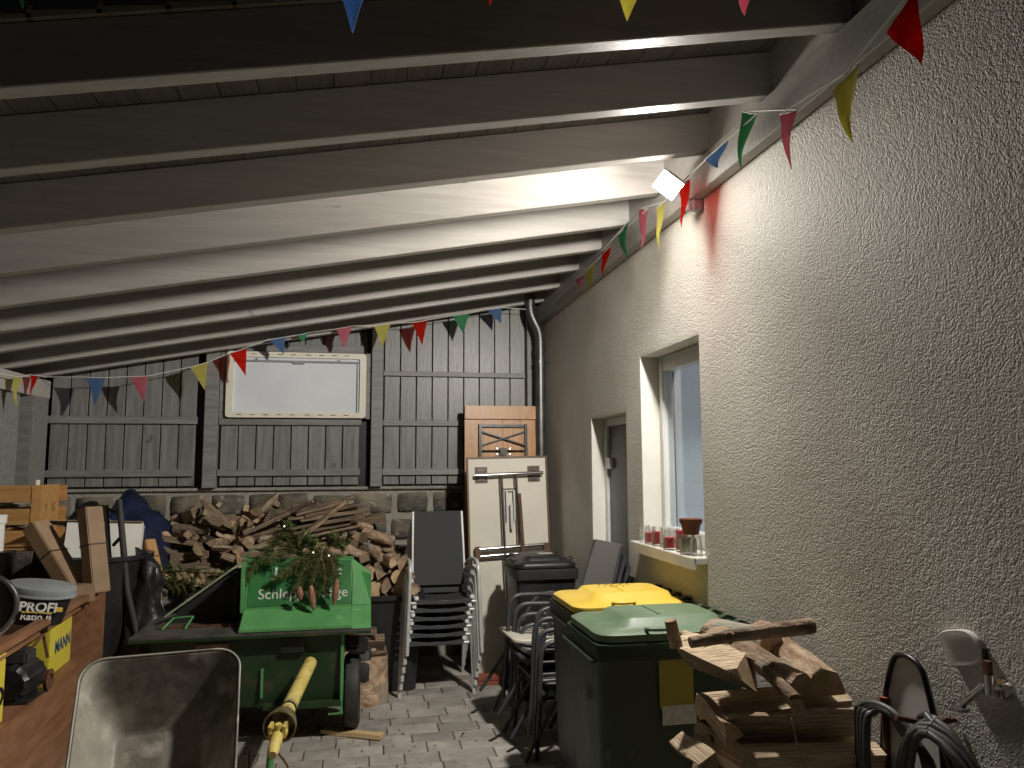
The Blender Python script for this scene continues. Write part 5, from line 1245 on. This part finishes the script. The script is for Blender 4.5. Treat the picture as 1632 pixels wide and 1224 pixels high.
def parcel(label, a, b, w, h_, mat_='cardboard', group=None):
    a, b = Vector(a), Vector(b); L_ = (b - a).length
    t = thing('parcel', label, 'parcel', a, frame_mat(a, b).to_euler())
    part('wrapping', B((0, -w / 2, -h_ / 2), (L_, w / 2, h_ / 2)), mat_, t, bevel=.006)
    mb = MB(); mb.box((L_ * .55, -w / 2 - .002, -h_ / 2 - .002), (L_ * .55 + .010, w / 2 + .002, h_ / 2 + .002)); part('strap', mb, 'strap', t)
    return t
parcel('brown strapped parcel leaning far over to the left', (-1.80, 5.45, .94), (-2.12, 5.58, 1.37), .14, .10)
parcel('brown strapped parcel standing nearly upright before the white box', (-1.67, 5.42, .94), (-1.77, 5.50, 1.48), .12, .10)
parcel('short brown parcel lying on the far end of the bench', (-2.0, 5.30, .93), (-1.68, 5.40, .96), .16, .11)
parcel('light brown strapped parcel leaning before the blue tarpaulin', (-1.50, 6.18, .90), (-1.60, 6.28, 1.19), .085, .07, 'crate')
bxw = thing('cardboard_box', 'open white cardboard box with brown flaps lying in the black tub', 'box', (-1.83, 6.02, 1.09), (R(-10), R(3), R(12)))
mb = MB(); mb.box((-.24, -.14, 0), (.24, -.134, .25)); mb.box((-.24, .134, 0), (.24, .14, .25)); mb.box((.234, -.134, 0), (.24, .134, .25)); mb.box((-.24, -.134, 0), (-.234, .134, .25)); mb.box((-.234, -.134, 0), (.234, .134, .006))
part('box_body', mb, 'white_box', bxw)
part('flap', B((-.24, -.165, .250), (.24, -.138, .255)), 'cardboard', bxw)
part('flap', B((-.24, .138, .250), (.24, .24, .255)), 'cardboard', bxw)
part('flap', B((-.36, -.134, .250), (-.241, .134, .255)), 'cardboard', bxw)
bt_ = thing('black_tub', 'black plastic tub holding the white box behind the bench', 'tub', (-1.85, 6.0, 0))
mb = MB(); mb.loft([[(p[0], p[1], z_) for p in oval(a_, b_)] for a_, b_, z_ in ((.26, .22, 0), (.34, .30, 1.10), (.36, .32, 1.10), (.36, .32, 1.13), (.33, .29, 1.13), (.25, .21, .1))]); part('tub_body', mb, 'tarp_black', bt_, smooth=50)
def drape(name, label, cat, m, pts_top, pts_bot, seed, n=18, k_=12, amp=.05, thick=.004):
    q = random.Random(seed); T = smooth_path(pts_top, n // (len(pts_top) - 1)); Bm = smooth_path(pts_bot, n // (len(pts_bot) - 1)); nn = min(len(T), len(Bm))
    mb = MB(); vs = []
    for i in range(nn):
        for j in range(k_ + 1):
            p = T[i].lerp(Bm[i], j / k_)
            w_ = mnoise.noise_vector(p * 6 + Vector((seed, 0, 0))) * amp + mnoise.noise_vector(p * 17 + Vector((seed, 3, 0))) * amp * .35
            vs.append(p + w_)
    fs = [(i * (k_ + 1) + j, (i + 1) * (k_ + 1) + j, (i + 1) * (k_ + 1) + j + 1, i * (k_ + 1) + j + 1) for i in range(nn - 1) for j in range(k_)]
    mb.add(vs, fs)
    o = part(name, mb, m, None, world=True, smooth=70)
    s_ = o.modifiers.new('thickness', 'SOLIDIFY'); s_.thickness = thick
    return tag(o, label, cat)
drape('tarpaulin', 'crumpled dark blue tarpaulin thrown over the left end of the firewood heap', 'tarpaulin', 'tarp_blue', [(-2.05, 7.0, 1.46), (-1.95, 6.95, 1.56), (-1.75, 6.9, 1.42), (-1.55, 6.85, 1.25)], [(-2.15, 6.35, 1.15), (-1.95, 6.35, 1.12), (-1.70, 6.4, 1.02), (-1.50, 6.45, .93)], 3)
drape('plastic_film', 'black plastic film bunched up behind the white box', 'film', 'tarp_black', [(-2.25, 6.5, 1.35), (-2.1, 6.45, 1.48), (-1.95, 6.4, 1.45), (-1.85, 6.4, 1.3)], [(-2.3, 6.25, 1.0), (-2.15, 6.2, .95), (-2.0, 6.2, .95), (-1.85, 6.2, .95)], 8)
drape('black_sack', 'glossy black bag slumped beside the upright parcels', 'bag', 'tarp_black', [(-1.60, 5.95, 1.12), (-1.52, 5.9, 1.16), (-1.42, 5.9, 1.05), (-1.36, 5.9, .95)], [(-1.62, 5.75, .3), (-1.52, 5.72, .3), (-1.42, 5.72, .3), (-1.34, 5.75, .3)], 12, amp=.06)
ts = thing('tool_rack', 'black folding steel frame standing upright behind the bench end', 'frame', (-1.55, 5.80, 0))
mb = MB(); mb.tube([(-1.68, 5.80, 1.52), (-1.60, 5.80, .9), (-1.48, 5.78, .45)], .022, 8); mb.tube([(-1.78, 5.86, 1.48), (-1.70, 5.86, .7)], .016, 8); mb.tube([(-1.78, 5.86, 1.46), (-1.68, 5.80, 1.42)], .012, 6); mb.tube([(-1.64, 5.8, 1.28), (-1.72, 5.86, 1.20)], .012, 6)
part('frame_tube', mb, 'rubber', ts, world=True, smooth=50)
part('foot', B((-1.60, 5.70, .0), (-1.36, 5.9, .45)), 'black_plastic', ts, world=True)

# ------------------------------------------------------------------ WINDOW SILL THINGS
def jar(label, y_, x_, hh, r_, wax=None, lvl=.6, tilt=0, z0=WIN[2] + .007):
    t = thing('glass_jar', label, 'jar', (x_, y_, z0))
    t['group'] = 'glass jars on the window sill'
    part('glass', MB().lathe([(.001, 0), (r_ * .92, 0), (r_, .01), (r_ * 1.02, hh * .5), (r_ * .96, hh * .78), (r_ * .78, hh * .88), (r_ * .84, hh), (r_ * .79, hh), (r_ * .73, hh * .88), (r_ * .9, hh * .76), (r_ * .95, hh * .5), (r_ * .92, .014), (.001, .010)], 20), 'jar_glass', t, smooth=50)
    if wax: part('candle', MB().lathe([(.001, .012), (r_ * .86, .012), (r_ * .9, hh * lvl), (.001, hh * lvl)], 16), wax, t, smooth=40)
    return t
xs = WX - .03
jar('empty glass jar at the far end of the sill', 4.46, xs, .105, .035)
jar('glass jar with a narrow red candle, second from the far end', 4.36, xs - .005, .105, .035, 'wax_red', .65)
jar('glass jar filled deep red, third from the far end', 4.26, xs, .110, .036, 'wax_red', .75)
jar('clear glass jar with cream wax between two red ones', 4.16, xs + .01, .110, .034, 'wax_white', .3)
jar('wide glass jar with a low red candle in the middle of the row', 4.05, xs - .01, .110, .040, 'wax_red', .62)
jar('tall glass jar with red wax up to the neck beside the plant pot', 3.93, xs + .01, .125, .036, 'wax_red', .92)
jar('large glass with a cream candle, under the brown plant pot', 3.82, xs - .005, .105, .046, 'wax_white', .82)
jar('narrow glass jar at the near end of the sill', 3.73, xs, .105, .030)
pt = thing('plant_pot', 'empty brown plastic plant pot standing on top of the near jars', 'pot', (xs + .0, 3.79, WIN[2] + .114))
part('pot_body', MB().lathe([(.001, 0), (.040, 0), (.052, .055), (.058, .056), (.061, .080), (.056, .080), (.047, .055), (.036, .006), (.001, .006)], 24), 'terracotta', pt, smooth=40)

# ------------------------------------------------------------------ RIGHT FOREGROUND: tap, cover, hose, board
cp = thing('wall_cover', 'smooth pale rounded cover plate on the rough wall above the tap', 'cover', (WX - .004, 2.0, 1.215))
out_ = [(2.063, 1.236), (2.033, 1.255), (1.959, 1.272), (1.915, 1.257), (1.900, 1.223), (1.919, 1.188), (2.005, 1.161), (2.039, 1.190)]
out_ = [Vector((0, a_ - 2.0, b_ - 1.215)) for a_, b_ in out_]; o2 = smooth_path(out_ + [out_[0]], 4)[:-1]
mb = MB(); mb.loft([o2, [p + Vector((-.014, 0, 0)) for p in o2], [p * .95 + Vector((-.018, 0, 0)) for p in o2]])
part('plate', mb, 'reveal', cp, smooth=40)
part('shaded_side_strip', MB().box((-.012, -.108, -.03), (.0, -.101, .02)), 'black_plastic', cp)  # black strip paints the shaded right side of the plate
tp = thing('garden_tap', 'frost proof metal garden tap with a lever on the wall beside the hose', 'tap', (WX, 1.845, 1.14))
mb = MB(); mb.lathe([(.001, 0), (.028, 0), (.026, .006), (.001, .008)], 16, 0, (0, 0, 0), False, Matrix.Translation((-.008, 0, 0)) @ Matrix.Rotation(-PI / 2, 4, 'Y')); mb.tube([(0, 0, 0), (-.055, .01, 0)], .011, 10); mb.tube([(-.05, .0, -.012), (-.05, .0, .04)], .014, 10)
mb.tube([(-.055, .01, .01), (-.075, .055, -.045), (-.078, .07, -.062)], [.011, .010, .008], 10)
part('tap_body', mb, 'chrome', tp, smooth=50)
part('spout_foot', MB().lathe([(.001, 0), (.022, 0), (.022, .007), (.001, .007)], 14, 0, (-.08, .075, -.075)), 'chrome', tp, smooth=50)
part('lever', MB().box((-.058, -.008, .04), (-.042, .01, .075)), 'rust', tp)
part('knob', MB().lathe([(.001, -.014), (.012, -.008), (.015, 0), (.012, .008), (.001, .014)], 12, 0, (-.03, -.045, .015)), 'white_plastic', tp, smooth=60)
# grey shovel shaped board with rim
bd_ = thing('leaning_panel', 'tall grey rounded panel with a dark rim leaning on the wall behind the hose', 'panel', (1.67, 2.15, .70))
outl = [(2.02, .40), (2.03, .871), (2.055, .97), (2.085, 1.065), (2.112, 1.125), (2.155, 1.147), (2.205, 1.146), (2.235, 1.125), (2.262, 1.06), (2.285, .96), (2.30, .78), (2.32, .40)]
pts_ = smooth_path([Vector(((b_ - .4) * .04 - .02, a_ - 2.15, b_ - .70)) for a_, b_ in outl], 4)
mb = MB(); mb.loft([pts_, [p + Vector((.012, 0, 0)) for p in pts_]]); part('panel', mb, 'reveal', bd_)
part('rim', MB().tube([p + Vector((-.002, 0, 0)) for p in pts_], .009, 8), 'dark_steel', bd_, smooth=60)
# hose on a hook
hs_ = thing('garden_hose', 'coiled dark garden hose hanging from a wall hook beside the log stack', 'hose', (1.62, 2.0, .85))
for i in range(6):
    rx = .150 + .011 * i; rz = .30 + .010 * i; cy = 1.985 - .022 * i; xx = 1.585 - .012 * i
    pts = [(xx + .022 * math.sin(2 * a_ + i), cy + rx * math.sin(a_) * (1 if math.sin(a_) < 0 else .8), .735 + rz * math.cos(a_) - .012 * i) for a_ in [2 * PI * k / 28 for k in range(29)]]
    part('loop', MB().tube(pts, .0115, 10, cap=False), 'hose', hs_, world=True, smooth=60)
part('hook', MB().tube([(WX - .005, 2.03, 1.0), (1.60, 2.03, 1.0), (1.52, 2.03, 1.02)], .008, 8), 'rust', hs_, world=True)
for i in range(4):
    part('hanging_hose', MB().tube(smooth_path([(1.55 - .01 * i, 2.25 - .028 * i, .30), (1.55 - .01 * i, 2.255 - .028 * i, .9), (1.55, 2.23 - .02 * i, .99), (1.56, 2.14 - .01 * i, 1.015 - .004 * i), (1.57, 2.06, .985 - .01 * i), (1.58, 1.99 - .01 * i, .88), (1.58, 1.95, .5)], 5), .0115, 8), 'hose', hs_, world=True, smooth=60)
False and part('saddle', MB().tube(smooth_path([(1.55, 2.255, .93), (1.55, 2.21, .995), (1.55, 2.13, 1.01), (1.55, 2.06, .975)], 5), .026, 10), 'black_plastic', hs_, world=True, smooth=60)

# ------------------------------------------------------------------ litter on the paving
q = random.Random(21); mb = MB()
for i in range(150):
    if i % 2: x_, y_ = q.gauss(.55, .45), q.uniform(4.1, 6.6)
    else: x_, y_ = q.gauss(.05, .3), q.uniform(4.6, 5.6)
    a_ = q.uniform(0, 6.28); l_ = q.uniform(.004, .016); w_ = q.uniform(.002, .006); z_ = .0045
    ca, sa = math.cos(a_), math.sin(a_)
    mb.add([(x_ + ca * l_ - sa * w_, y_ + sa * l_ + ca * w_, z_), (x_ - ca * l_ - sa * w_, y_ - sa * l_ + ca * w_, z_ + .002), (x_ - ca * l_ + sa * w_, y_ - sa * l_ - ca * w_, z_), (x_ + ca * l_ + sa * w_, y_ + sa * l_ - ca * w_, z_ + .001), (x_, y_, z_ + .005)],
           [(0, 1, 4), (1, 2, 4), (2, 3, 4), (3, 0, 4), (3, 2, 1, 0)])
tag(part('wood_chips', mb, 'bark', None, world=True), 'scattered wood chips and bark crumbs on the paving', 'chips', kind='stuff')
mb = MB(); mb.add([(.635, 5.08, .006), (.65, 5.10, .02), (.675, 5.13, .012), (.66, 5.095, .028)], [(0, 1, 2), (0, 2, 3), (0, 3, 1), (1, 3, 2)])
tag(part('dry_leaf', mb, 'rust', None, world=True), 'small dark curled leaf on the paving before the chair stack', 'leaf')
